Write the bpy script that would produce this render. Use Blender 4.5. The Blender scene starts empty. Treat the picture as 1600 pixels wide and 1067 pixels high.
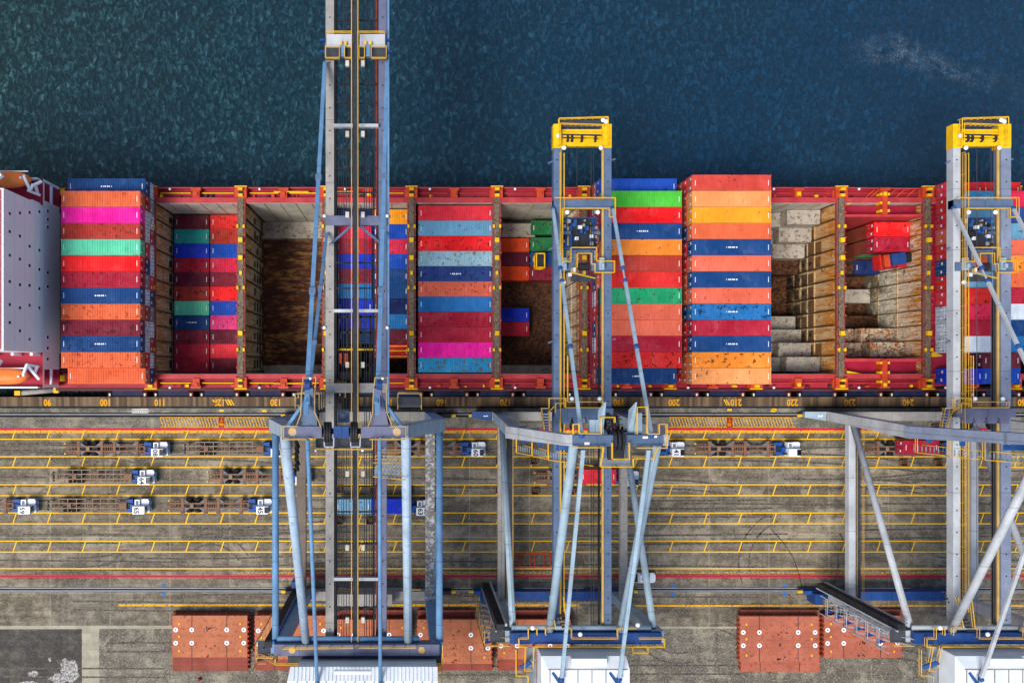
import bpy, math, random
from mathutils import Vector, Matrix
random.seed(11)
S = bpy.context.scene
COL = S.collection
H = 150.0                      # camera height over the quay; 9 px of the 1600 px photo per metre at quay level

def P(px, py, z=0.0):
    s = 9.0 * H / (H - z)
    return Vector(((px - 640) / s, (580 - py) / s, z))

# ------------------------------------------------------------------ camera, light, exposure
cam_d = bpy.data.cameras.new('camera'); cam = bpy.data.objects.new('camera', cam_d); COL.objects.link(cam)
cam.location = (0, 0, H); cam.rotation_euler = (0, 0, 0)
cam_d.sensor_width = 36.0; cam_d.lens = 36.0 * 1350 / 1600
cam_d.shift_x = (800 - 640) / 1600; cam_d.shift_y = (580 - 533.5) / 1600
cam_d.clip_start = 1.0; cam_d.clip_end = 4000
S.camera = cam
SUN_EL, SUN_AZ = math.radians(60), math.radians(217)    # azimuth of the sun seen from the scene, from +X anticlockwise
w = bpy.data.worlds.new('World'); S.world = w; w.use_nodes = True
nt = w.node_tree; nt.nodes.clear()
sky = nt.nodes.new('ShaderNodeTexSky'); sky.sky_type = 'NISHITA'; sky.sun_disc = False
sky.sun_elevation = SUN_EL; sky.sun_rotation = math.pi / 2 - SUN_AZ
sky.air_density = 1.0; sky.dust_density = 1.6; sky.ozone_density = 1.0
bg = nt.nodes.new('ShaderNodeBackground'); bg.inputs[1].default_value = 0.115
wo = nt.nodes.new('ShaderNodeOutputWorld')
nt.links.new(sky.outputs[0], bg.inputs[0]); nt.links.new(bg.outputs[0], wo.inputs[0])
sd = bpy.data.lights.new('sun', 'SUN'); sd.energy = 2.5; sd.angle = math.radians(24); sd.color = (1.0, 0.95, 0.88)
so = bpy.data.objects.new('sun', sd); COL.objects.link(so)
sv = Vector((math.cos(SUN_EL) * math.cos(SUN_AZ), math.cos(SUN_EL) * math.sin(SUN_AZ), math.sin(SUN_EL)))
so.rotation_euler = sv.to_track_quat('Z', 'Y').to_euler(); so.location = sv * 300
S.view_settings.view_transform = 'Standard'; S.view_settings.look = 'None'
S.view_settings.gamma = 1.0; S.view_settings.exposure = 0.56

# ------------------------------------------------------------------ materials
def lin(h):
    h = h.lstrip('#'); o = []
    for i in (0, 2, 4):
        c = int(h[i:i + 2], 16) / 255
        o.append(c / 12.92 if c <= 0.04045 else ((c + 0.055) / 1.055) ** 2.4)
    return tuple(o) + (1.0,)
MATS = {}
class NB:
    """small node-tree builder"""
    def __init__(s, name):
        s.m = bpy.data.materials.new(name); s.m.use_nodes = True; s.t = s.m.node_tree
        s.b = s.t.nodes['Principled BSDF']; s.L = s.t.links.new
    def n(s, t, **k):
        o = s.t.nodes.new(t)
        for a, v in k.items(): setattr(o, a, v)
        return o
    def pos(s, obj=False, scale=(1, 1, 1), rnd=False):
        mp = s.n('ShaderNodeMapping'); mp.inputs['Scale'].default_value = scale
        if obj: src = s.n('ShaderNodeTexCoord').outputs['Object']
        else: src = s.n('ShaderNodeNewGeometry').outputs['Position']
        s.L(src, mp.inputs[0])
        if rnd:
            oi = s.n('ShaderNodeObjectInfo'); m = s.n('ShaderNodeMath', operation='MULTIPLY'); m.inputs[1].default_value = 311.0
            s.L(oi.outputs['Random'], m.inputs[0])
            c = s.n('ShaderNodeCombineXYZ'); s.L(m.outputs[0], c.inputs[0]); s.L(m.outputs[0], c.inputs[1])
            s.L(c.outputs[0], mp.inputs['Location'])
        return mp.outputs[0]
    def noise(s, v, scale, det=4, rough=.6, dist=0):
        o = s.n('ShaderNodeTexNoise'); s.L(v, o.inputs['Vector'])
        o.inputs['Scale'].default_value = scale; o.inputs['Detail'].default_value = det
        o.inputs['Roughness'].default_value = rough; o.inputs['Distortion'].default_value = dist
        return o.outputs['Fac']
    def ramp(s, f, a, b, lo=0., hi=1.):
        o = s.n('ShaderNodeMapRange'); s.L(f, o.inputs[0])
        o.inputs[1].default_value = a; o.inputs[2].default_value = b; o.inputs[3].default_value = lo; o.inputs[4].default_value = hi
        return o.outputs[0]
    def mul(s, a, b, op='MULTIPLY'):
        o = s.n('ShaderNodeMath', operation=op)
        for i, v in enumerate((a, b)):
            if isinstance(v, (int, float)): o.inputs[i].default_value = v
            else: s.L(v, o.inputs[i])
        o.use_clamp = op in ('ADD', 'MULTIPLY')
        return o.outputs[0]
    def mix(s, f, a, b, mode='MIX'):
        o = s.n('ShaderNodeMix', data_type='RGBA', blend_type=mode)
        if isinstance(f, (int, float)): o.inputs[0].default_value = f
        else: s.L(f, o.inputs[0])
        for i, v in ((6, a), (7, b)):
            if isinstance(v, tuple): o.inputs[i].default_value = v
            else: s.L(v, o.inputs[i])
        return o.outputs[2]
    def bump(s, f, st=.4, d=.05):
        o = s.n('ShaderNodeBump'); o.inputs['Strength'].default_value = st; o.inputs['Distance'].default_value = d
        s.L(f, o.inputs['Height']); s.L(o.outputs[0], s.b.inputs['Normal'])
    def done(s, col, rough=.6, metal=0., spec=.4):
        if isinstance(col, tuple): s.b.inputs['Base Color'].default_value = col
        else: s.L(col, s.b.inputs['Base Color'])
        if isinstance(rough, (int, float)): s.b.inputs['Roughness'].default_value = rough
        else: s.L(rough, s.b.inputs['Roughness'])
        s.b.inputs['Metallic'].default_value = metal
        s.b.inputs['Specular IOR Level'].default_value = spec
        MATS[s.m.name] = s.m; return s.m

def paint(name, col, rust='#4a2a1c', amt=.25, rough=.5, scale=1.0, obj=False, var=.22, stretch=(1, 1, 1), seam=False):
    """worn paint: large tone drift, grime, rust spots"""
    if name in MATS: return MATS[name]
    b = NB(name); v = b.pos(obj, stretch, rnd=obj)
    big = b.noise(v, .35 * scale, 3); fine = b.noise(v, 6 * scale, 5, .7); spot = b.noise(v, 1.9 * scale, 6, .72, .3)
    c = lin(col); dk = tuple(x * (1 - var) for x in c[:3]) + (1,); lt = tuple(min(1, x * (1 + var * .6) + .012) for x in c[:3]) + (1,)
    k = b.mix(b.ramp(big, .3, .7), dk, lt)
    k = b.mix(b.ramp(fine, .35, .75, 0, .28), k, tuple(x * .55 for x in c[:3]) + (1,))
    k = b.mix(b.ramp(spot, .74 - .32 * amt, .80 - .25 * amt, 0, .9), k, lin(rust))
    if seam:
        sp = b.n('ShaderNodeSeparateXYZ'); b.L(b.pos(), sp.inputs[0])
        for ax, per in ((0, 3.7), (1, 4.3)):
            fr_ = b.n('ShaderNodeMath', operation='PINGPONG'); b.L(sp.outputs[ax], fr_.inputs[0]); fr_.inputs[1].default_value = per
            k = b.mix(b.ramp(fr_.outputs[0], .075, .045, 0, .55), k, tuple(x * .35 for x in c[:3]) + (1,))
        k = b.mix(b.ramp(b.noise(b.pos(scale=(1, .35, 1)), 1.6, 6, .75, .4), .56, .70, 0, .55), k, tuple(x * .45 for x in c[:3]) + (1,))
        k = b.mix(b.ramp(b.noise(v, 3.4, 5, .7), .66, .72, 0, .8), k, lin('#4c3a30'))
    return b.done(k, rough, spec=.2)

CC = dict(navy='#06417c', blue='#0648b0', royal='#0430c0', steel='#1c70b0', lightblue='#6aa0bd', paleblue='#8fb6c0', cyan='#1f96c8',
          red='#d8231f', brightred='#f00f14', scarlet='#e02a3a', crimson='#b01532', darkcrimson='#80142f', maroon='#651029', brick='#b23426',
          salmon='#e2694c', orange='#e0673a', amber='#f08a2a', yellow='#f2a01c', lightorange='#f09a58', coral='#d64a3c', hotorange='#e0480f',
          magenta='#f4089a', pink='#d6397c', rose='#d61f48', mint='#5fcfa4', teal='#149a94', green='#17a068', lime='#4cbf38', darkgreen='#0b6b3a',
          white='#d3dde6', slate='#1f3d7c', grey='#8b8b8c', deepblue='#04225f')
CNAME = dict(navy='navy blue', blue='mid blue', royal='royal blue', steel='steel blue', lightblue='light grey-blue', paleblue='pale rusty blue',
             cyan='cyan blue', red='red', brightred='bright red', scarlet='scarlet', crimson='crimson', darkcrimson='dark crimson', maroon='maroon',
             brick='brick red', salmon='salmon', orange='orange', amber='amber orange', yellow='yellow-orange', lightorange='light orange', coral='coral red',
             hotorange='vivid orange', magenta='magenta', pink='pink', rose='rose red', mint='mint green', teal='teal', green='green', lime='lime green',
             darkgreen='dark green', white='white', slate='slate blue', grey='grey', deepblue='deep blue')
def cmat(c):
    n = 'container_' + c
    if n in MATS: return MATS[n]
    rustc = {'crimson': '#6a1026', 'salmon': '#8c2a22', 'orange': '#9a3020', 'paleblue': '#7a5a38', 'cyan': '#6b5535'}.get(c, '#3a1c18')
    if c in ('navy', 'blue', 'royal', 'steel', 'deepblue', 'slate'): rustc = '#1a2438'
    b = NB(n); v = b.pos(True, (1, 1, 1), rnd=True)
    oi = b.n('ShaderNodeObjectInfo').outputs['Random']
    big = b.noise(v, .22, 3); fine = b.noise(v, 7, 4, .7)
    mp = b.pos(True, (3.0, .5, 1), rnd=True); streak = b.noise(mp, 1.0, 4, .6)
    spot = b.noise(v, 1.5, 6, .68, .4)
    cl = lin(CC[c])
    dk = tuple(x * .78 for x in cl[:3]) + (1,); lt = tuple(min(1, x * 1.08 + .02) for x in cl[:3]) + (1,)
    k = b.mix(b.ramp(big, .3, .7), dk, lt)
    k = b.mix(b.ramp(b.noise(v, .45, 5, .7, .4), .52, .70, 0, .28), k, tuple(min(1, x * .8 + .14) for x in cl[:3]) + (1,))
    k = b.mix(b.ramp(b.noise(v, .8, 6, .7, .2), .54, .68, 0, .35), k, tuple(x * .55 for x in cl[:3]) + (1,))
    k = b.mix(b.ramp(streak, .45, .75, 0, .45), k, tuple(x * .6 for x in cl[:3]) + (1,))
    k = b.mix(b.ramp(fine, .55, .85, 0, .35), k, tuple(min(1, x * .7 + .12) for x in cl[:3]) + (1,))
    th = b.ramp(oi, 0, 1, .555, .66) if c not in ('paleblue', 'cyan') else b.ramp(oi, 0, 1, .54, .57)
    d = b.mul(spot, th, 'SUBTRACT')
    k = b.mix(b.ramp(d, 0, .03, 0, .85), k, lin(rustc))
    return b.done(k, .6, spec=.12)

M = {}
M['quay'] = None
def ground_mat(name, a, bcol, dark, joints=True, speck=None, grain=.36):
    b = NB(name); v = b.pos()
    n1 = b.noise(v, .045, 4, .6); n2 = b.noise(v, .55, 7, .72, .4); n3 = b.noise(v, 3.4, 6, .8)
    st = b.noise(b.pos(scale=(.06, .9, 1)), 1.0, 6, .68, .2)
    k = b.mix(b.ramp(n1, .36, .64), lin(a), lin(bcol))
    k = b.mix(b.ramp(st, .42, .62, 0, .7), k, lin(dark))
    k = b.mix(b.ramp(b.noise(b.pos(scale=(.35, 1, 1)), .16, 5, .6), .45, .62, 0, .6), k, lin(dark))
    k = b.mix(b.ramp(n2, .44, .60, 0, .7), k, lin(dark))
    k = b.mix(b.ramp(b.noise(v, .3, 5, .7, .3), .50, .66, 0, min(.5, grain * 1.3)), k, lin('#b5ab94'))
    k = b.mix(b.ramp(n3, .48, .68, 0, grain), k, lin('#cfc5b0'))
    k = b.mix(b.ramp(b.noise(v, 4.6, 5, .8), .50, .68, 0, grain * 1.2), k, lin('#24211e'))
    k = b.mix(b.ramp(b.noise(b.pos(scale=(1, .12, 1)), .55, 5, .7), .56, .68, 0, .35), k, lin(dark))
    k = b.mix(b.ramp(b.noise(v, .9, 4, .55, 2.2), .66, .70, 0, .55), k, lin('#2e2a27'))
    if joints:
        br = b.n('ShaderNodeTexBrick'); br.offset = 0; b.L(b.pos(scale=(1, 1, 1)), br.inputs['Vector'])
        br.inputs['Scale'].default_value = 1; br.inputs['Brick Width'].default_value = 10.4; br.inputs['Row Height'].default_value = 9.6
        br.inputs['Mortar Size'].default_value = .06; br.inputs['Color1'].default_value = (0, 0, 0, 1); br.inputs['Color2'].default_value = (1, 1, 1, 1)
        br.inputs['Bias'].default_value = 0
        k = b.mix(b.mul(br.outputs['Fac'], .35), k, lin('#b3ab9c'))
        k = b.mix(b.mul(br.outputs['Color'], .36), k, lin('#4d463f'))
    if speck:
        k = b.mix(b.ramp(b.noise(v, 2.6, 4, .7), .62, .68, 0, .8), k, lin(speck))
    b.bump(n3, .5, .03)
    return b.done(k, .85, spec=.1)
M['quay'] = ground_mat('quay_concrete', '#a89a80', '#857d70', '#443e34')
M['apron'] = ground_mat('apron_asphalt', '#7c7a70', '#8a8576', '#484640', False)
M['gravel'] = ground_mat('gravel', '#807868', '#6c6860', '#4a463e', False, '#cfc8ba', .5)
M['slab_dark'] = ground_mat('dark_asphalt', '#4c4a47', '#565350', '#383532', False, None, .12)
M['strip'] = ground_mat('pale_concrete', '#a8a490', '#b2ac98', '#8c8674', False, None, .15)

def mark_mat(name, col, wear=.5):
    b = NB(name); v = b.pos()
    n = b.noise(v, 2.6, 6, .75)
    k = b.mix(b.ramp(n, .78 - .4 * wear, .86 - .4 * wear, 0, .95), lin(col), lin('#6a6257'))
    return b.done(k, .7, spec=.2)
M['yline'] = mark_mat('yellow_line_paint', '#f2bb10', .36)
M['ynum'] = mark_mat('quay_number_paint', '#e09c0c', .22)
M['yworn'] = mark_mat('worn_yellow_paint', '#e6a510', .68)
M['yworn2'] = mark_mat('very_worn_yellow_paint', '#d09a18', .86)
M['rline'] = mark_mat('crimson_line_paint', '#c00a34', .2)
M['rbox'] = mark_mat('red_sign_paint', '#9a1f14', .3)
M['wline'] = mark_mat('white_line_paint', '#dcdcd6', .4)
M['chalk'] = mark_mat('white_residue', '#b4b4b2', .84)
M['bmark'] = mark_mat('blue_patch_paint', '#2f6aa0', .4)

# water
b = NB('sea_water'); v = b.pos()
mpw = b.n('ShaderNodeMapping'); mpw.inputs['Rotation'].default_value = (0, 0, math.radians(-28)); mpw.inputs['Scale'].default_value = (1.25, .8, 1); b.L(v, mpw.inputs[0])
wvn = b.n('ShaderNodeTexNoise', noise_type='RIDGED_MULTIFRACTAL'); b.L(mpw.outputs[0], wvn.inputs['Vector']); wvn.inputs['Scale'].default_value = .62; wvn.inputs['Detail'].default_value = 6; wvn.inputs['Roughness'].default_value = .62; wvn.inputs['Distortion'].default_value = .55
wvn.normalize = True
wv = wvn.outputs['Fac']; wvb = b.noise(mpw.outputs[0], 1.0, 6, .64, .7); wv2 = b.noise(b.pos(scale=(.9, .5, 1)), .28, 4, .6, .6); wf = b.noise(v, 3.2, 4, .65)
hsum = b.mul(b.mul(wvb, .75), b.mul(wv2, .30), 'ADD'); hsum = b.mul(hsum, b.mul(wf, .15), 'ADD')
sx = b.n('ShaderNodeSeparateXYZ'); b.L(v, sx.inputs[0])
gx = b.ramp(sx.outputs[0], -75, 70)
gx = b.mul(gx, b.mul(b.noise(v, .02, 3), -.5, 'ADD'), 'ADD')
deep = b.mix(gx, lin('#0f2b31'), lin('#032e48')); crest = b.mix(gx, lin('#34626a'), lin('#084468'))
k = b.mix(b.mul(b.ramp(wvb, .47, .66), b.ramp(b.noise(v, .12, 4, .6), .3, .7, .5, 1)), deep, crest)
k = b.mix(b.mul(b.ramp(wvb, .60, .76), b.ramp(gx, .05, .8, .7, .04)), k, lin('#728e90'))  # pale glints on the wave crests painted into the colour, fading to the right
# drifting foam patch
fx = b.ramp(sx.outputs[0], 60, 105); 
fy = b.n('ShaderNodeMath', operation='ABSOLUTE'); 
wob = b.mul(b.noise(v, .12, 3), 9.0, 'MULTIPLY'); wob.node.use_clamp = False
cy = b.mul(sx.outputs[1], b.mul(wob, b.mul(b.ramp(sx.outputs[0], 97, 110), 6.5, 'MULTIPLY'), 'SUBTRACT'), 'SUBTRACT')
cy = b.mul(b.mul(sx.outputs[1], b.mul(b.ramp(sx.outputs[0], 90, 108), 8.0, 'MULTIPLY'), 'ADD'), wob, 'ADD')
for nd in b.t.nodes:
    if nd.type == 'MATH': nd.use_clamp = False
b.L(b.mul(cy, 61.2, 'SUBTRACT'), fy.inputs[0])
b.t.nodes[-1].use_clamp = False
band = b.ramp(fy.outputs[0], 2.9, 0); inx = b.mul(b.ramp(sx.outputs[0], 76, 84), b.ramp(sx.outputs[0], 110, 94))
foam = b.mul(b.mul(band, inx), b.ramp(b.noise(v, 5.5, 5, .85), .50, .62)); foam = b.mul(foam, b.ramp(b.noise(v, .35, 4, .6), .38, .58))
k = b.mix(b.mul(foam, .55), k, lin('#b9cfdc'))
b.bump(hsum, 1.0, 1.3)
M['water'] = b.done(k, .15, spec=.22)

def ship_plate(name, col, rust, amt, vert=False):
    """painted steel of holds: cream or red with rust drips"""
    b = NB(name); v = b.pos(); 
    drip = b.noise(b.pos(scale=(1.2, 1.2, .22) if vert else (1, 1, 1)), 1.1, 6, .7, .3)
    n2 = b.noise(v, .35, 4, .6); n3 = b.noise(v, 4, 5, .7)
    c = lin(col)
    k = b.mix(b.ramp(n2, .35, .65), c, tuple(x * .68 for x in c[:3]) + (1,))
    k = b.mix(b.ramp(n3, .45, .8, 0, .4), k, tuple(x * .5 for x in c[:3]) + (1,))
    k = b.mix(b.ramp(drip, .64 - .25 * amt, .76 - .22 * amt, 0, .92), k, lin(rust[0]))
    k = b.mix(b.ramp(b.noise(v, 2.3, 6, .7), .66 - .2 * amt, .72 - .2 * amt, 0, .9), k, lin(rust[1]))
    return b.done(k, .65, spec=.25)
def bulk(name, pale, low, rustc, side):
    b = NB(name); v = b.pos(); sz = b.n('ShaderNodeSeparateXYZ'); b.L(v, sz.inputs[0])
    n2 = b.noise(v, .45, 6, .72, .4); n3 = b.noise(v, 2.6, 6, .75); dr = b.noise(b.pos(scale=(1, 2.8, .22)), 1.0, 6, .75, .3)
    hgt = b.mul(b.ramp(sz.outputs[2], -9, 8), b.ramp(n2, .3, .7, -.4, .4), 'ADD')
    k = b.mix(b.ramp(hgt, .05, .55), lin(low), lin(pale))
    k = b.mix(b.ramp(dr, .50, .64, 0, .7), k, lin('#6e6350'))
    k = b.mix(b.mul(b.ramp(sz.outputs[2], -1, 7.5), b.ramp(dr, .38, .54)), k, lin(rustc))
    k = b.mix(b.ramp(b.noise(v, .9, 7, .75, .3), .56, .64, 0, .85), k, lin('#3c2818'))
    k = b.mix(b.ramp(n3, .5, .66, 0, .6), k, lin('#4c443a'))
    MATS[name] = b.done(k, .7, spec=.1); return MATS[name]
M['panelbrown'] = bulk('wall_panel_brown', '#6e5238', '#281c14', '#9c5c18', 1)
M['opening_shade'] = paint('opening_shade_paint', '#2c241e', '#5a3c20', .4, .8, 1)  # dark tone standing in for the shade inside wall openings, with rust spots
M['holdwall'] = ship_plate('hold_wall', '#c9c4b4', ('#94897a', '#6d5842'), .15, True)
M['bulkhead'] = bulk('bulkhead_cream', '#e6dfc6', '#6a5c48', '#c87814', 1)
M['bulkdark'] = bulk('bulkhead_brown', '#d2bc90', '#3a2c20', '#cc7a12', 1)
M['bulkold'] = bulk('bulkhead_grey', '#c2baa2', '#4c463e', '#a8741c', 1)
M['guide'] = paint('guide_rust', '#4c3420', '#7a4c1c', .5, .7, 1.5)
M['tank'] = ship_plate('hold_floor', '#6e4426', ('#2e1810', '#201009'), .75)
M['tankpale'] = ship_plate('hold_step', '#b4ac9e', ('#6e5034', '#35231a'), .45)
M['tankrust'] = ship_plate('hold_step_rusty', '#c8bda4', ('#a85a18', '#4c2a16'), .75)
# hold floor with pale worn bars
b = NB('hold_floor_bars'); v = b.pos()
n = b.noise(b.pos(scale=(.5, 1.6, 1)), .8, 6, .7, .2); k = b.mix(b.ramp(n, .48, .60, 0, .9), lin('#48200f'), lin('#a4743e'))
k = b.mix(b.ramp(b.noise(v, .25, 3), .46, .66, 0, .8), k, lin('#3a1a10')); k = b.mix(b.ramp(b.noise(v, 3, 5, .7), .5, .8, 0, .5), k, lin('#6a4a30'))
M['tankbars'] = b.done(k, .8)
M['shipred'] = paint('ship_red', '#9c1f30', '#5a1a1c', .25, .5, .7)
M['shipcoam'] = paint('coaming_red', '#b8383c', '#6a241e', .5, .5, 1.3)
M['shipdeck'] = paint('deck_crimson', '#a01434', '#5a1020', .3, .55, .6)
M['hulldark'] = paint('hull_side', '#3a1418', '#20100e', .4, .5)
M['orangered'] = paint('orange_red_steel', '#c2421f', '#5a2414', .5, .5, 2)
M['bridgeside'] = paint('lashing_bridge_side', '#8c4444', '#3e241c', .6, .6, 2)
M['maroonsteel'] = paint('maroon_walkway', '#6a2c2c', '#40201c', .4, .7, 1.5)
b = NB('lashing_grating'); v = b.pos(); n = b.noise(b.pos(scale=(3.2, 1.1, 1)), 1.8, 5, .8, 1.2)
k = b.mix(b.ramp(n, .40, .62), lin('#2c241c'), lin('#8d7f66')); k = b.mix(b.ramp(b.noise(v, 2, 4), .6, .68, 0, .8), k, lin('#8a4020'))
M['grating'] = b.done(k, .8)
M['yellow'] = paint('yellow_steel', '#f4bc08', '#8a5a10', .18, .45, 2)
M['rail'] = paint('yellow_rail', '#e8b428', '#a0701c', .15, .45, 2)
M['railworn'] = paint('worn_rail', '#c8a45c', '#7a5a34', .3, .5, 2)
M['cb1'] = paint('crane_blue', '#668fb4', '#cfd8de', .25, .5, 1.2, seam=True)
M['cb1d'] = paint('crane_blue_dark', '#1c4c8c', '#20242c', .3, .5, 1.5)
M['cpurple'] = paint('crane_grey_violet', '#646880', '#4c5468', .35, .5, .9, seam=True)
M['cgrey'] = paint('crane_weathered_grey', '#9a9690', '#74706a', .5, .65, 1.6, seam=True)
M['cb2'] = paint('crane_slate_blue', '#566a86', '#2c4264', .42, .5, 1.1, seam=True)
M['cb23'] = paint('crane_lavender_grey', '#7e889c', '#54607c', .38, .5, 1.1, seam=True)
M['cb2l'] = paint('crane_pale_blue', '#97adba', '#7a94a8', .2, .45, .9, seam=True)
M['cb3'] = paint('crane_pale_grey', '#b4b8bc', '#7f8ea0', .25, .45, .9, seam=True)
M['cdeep'] = paint('crane_deep_blue', '#1a427e', '#1a2448', .3, .5, 1.2, seam=True)
M['house'] = paint('house_white', '#dde2e5', '#a9aaa6', .35, .5, .8, var=.12)
M['shipwhite'] = paint('deckhouse_white', '#f6f9fc', '#d0d8e4', .02, .45, .5, var=.03)
M['dark'] = paint('dark_machinery', '#24262c', '#50443c', .3, .6, 2)
M['darkgrate'] = paint('dark_walkway', '#3e4046', '#5c544c', .3, .8, 3)
M['treads'] = paint('stair_treads', '#7e868e', '#50555c', .3, .8, 3)
M['rubber'] = paint('rubber', '#161616', '#2c2a28', .3, .8, 2)
M['fender'] = paint('fender_navy', '#0c2148', '#24344c', .45, .6, 2.2)
M['steelrail'] = paint('rail_steel', '#8f9098', '#4c4844', .35, .45, 1.5)
M['groove'] = paint('rail_groove', '#15161c', '#302c28', .3, .8)
M['rustframe'] = paint('rusty_chassis', '#83604a', '#5c3c2c', .4, .7, 3)
M['rustframe2'] = paint('brown_chassis', '#8a745f', '#4c3428', .45, .7, 3)
M['gusset'] = paint('grey_gusset', '#6c7681', '#6a6058', .3, .6, 3)
M['cabwhite'] = paint('cab_white', '#e6ebf0', '#a8acb0', .12, .35, 3, var=.06)
M['cabblue'] = paint('tractor_blue', '#0f4c96', '#1c2430', .35, .5, 4)
M['glass'] = NB('dark_glass').done(lin('#0c1218'), .08, spec=.8)
M['black'] = NB('black_lettering').done(lin('#15161a'), .6)
M['white'] = NB('white_lettering').done(lin('#eef0f2'), .6)
M['lamp'] = NB('lamp_white').done(lin('#eef2f4'), .3)
M['hatch'] = paint('hatch_cover_red', '#b46a46', '#7a4030', .62, .65, .8)
M['hatchd'] = paint('hatch_cover_dark', '#8a4030', '#4a1f18', .4, .65, 1)
M['hatchp'] = paint('hatch_cover_pink', '#b0644c', '#7a4036', .62, .65, .8)
M['lifeboat'] = paint('lifeboat_orange', '#ff8038', '#d06a38', .15, .4, 1)
M['rope'] = NB('wire_rope').done(lin('#3a3c42'), .5, .3)
b = NB('trench_slats'); v = b.pos(); 
fl = b.n('ShaderNodeMath', operation='FLOOR'); sxx = b.n('ShaderNodeSeparateXYZ'); b.L(v, sxx.inputs[0]); b.L(b.mul(sxx.outputs[0], 2.1), fl.inputs[0])
for nd in b.t.nodes:
    if nd.type == 'MATH': nd.use_clamp = False
wn = b.n('ShaderNodeTexWhiteNoise', noise_dimensions='1D'); b.L(fl.outputs[0], wn.inputs['W'])
k = b.mix(wn.outputs['Value'], lin('#3e3026'), lin('#80694f')); k = b.mix(b.ramp(b.noise(v, 3, 5, .7), .4, .7, 0, .6), k, lin('#5c4a3a'))
M['slats'] = b.done(k, .85)

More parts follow.
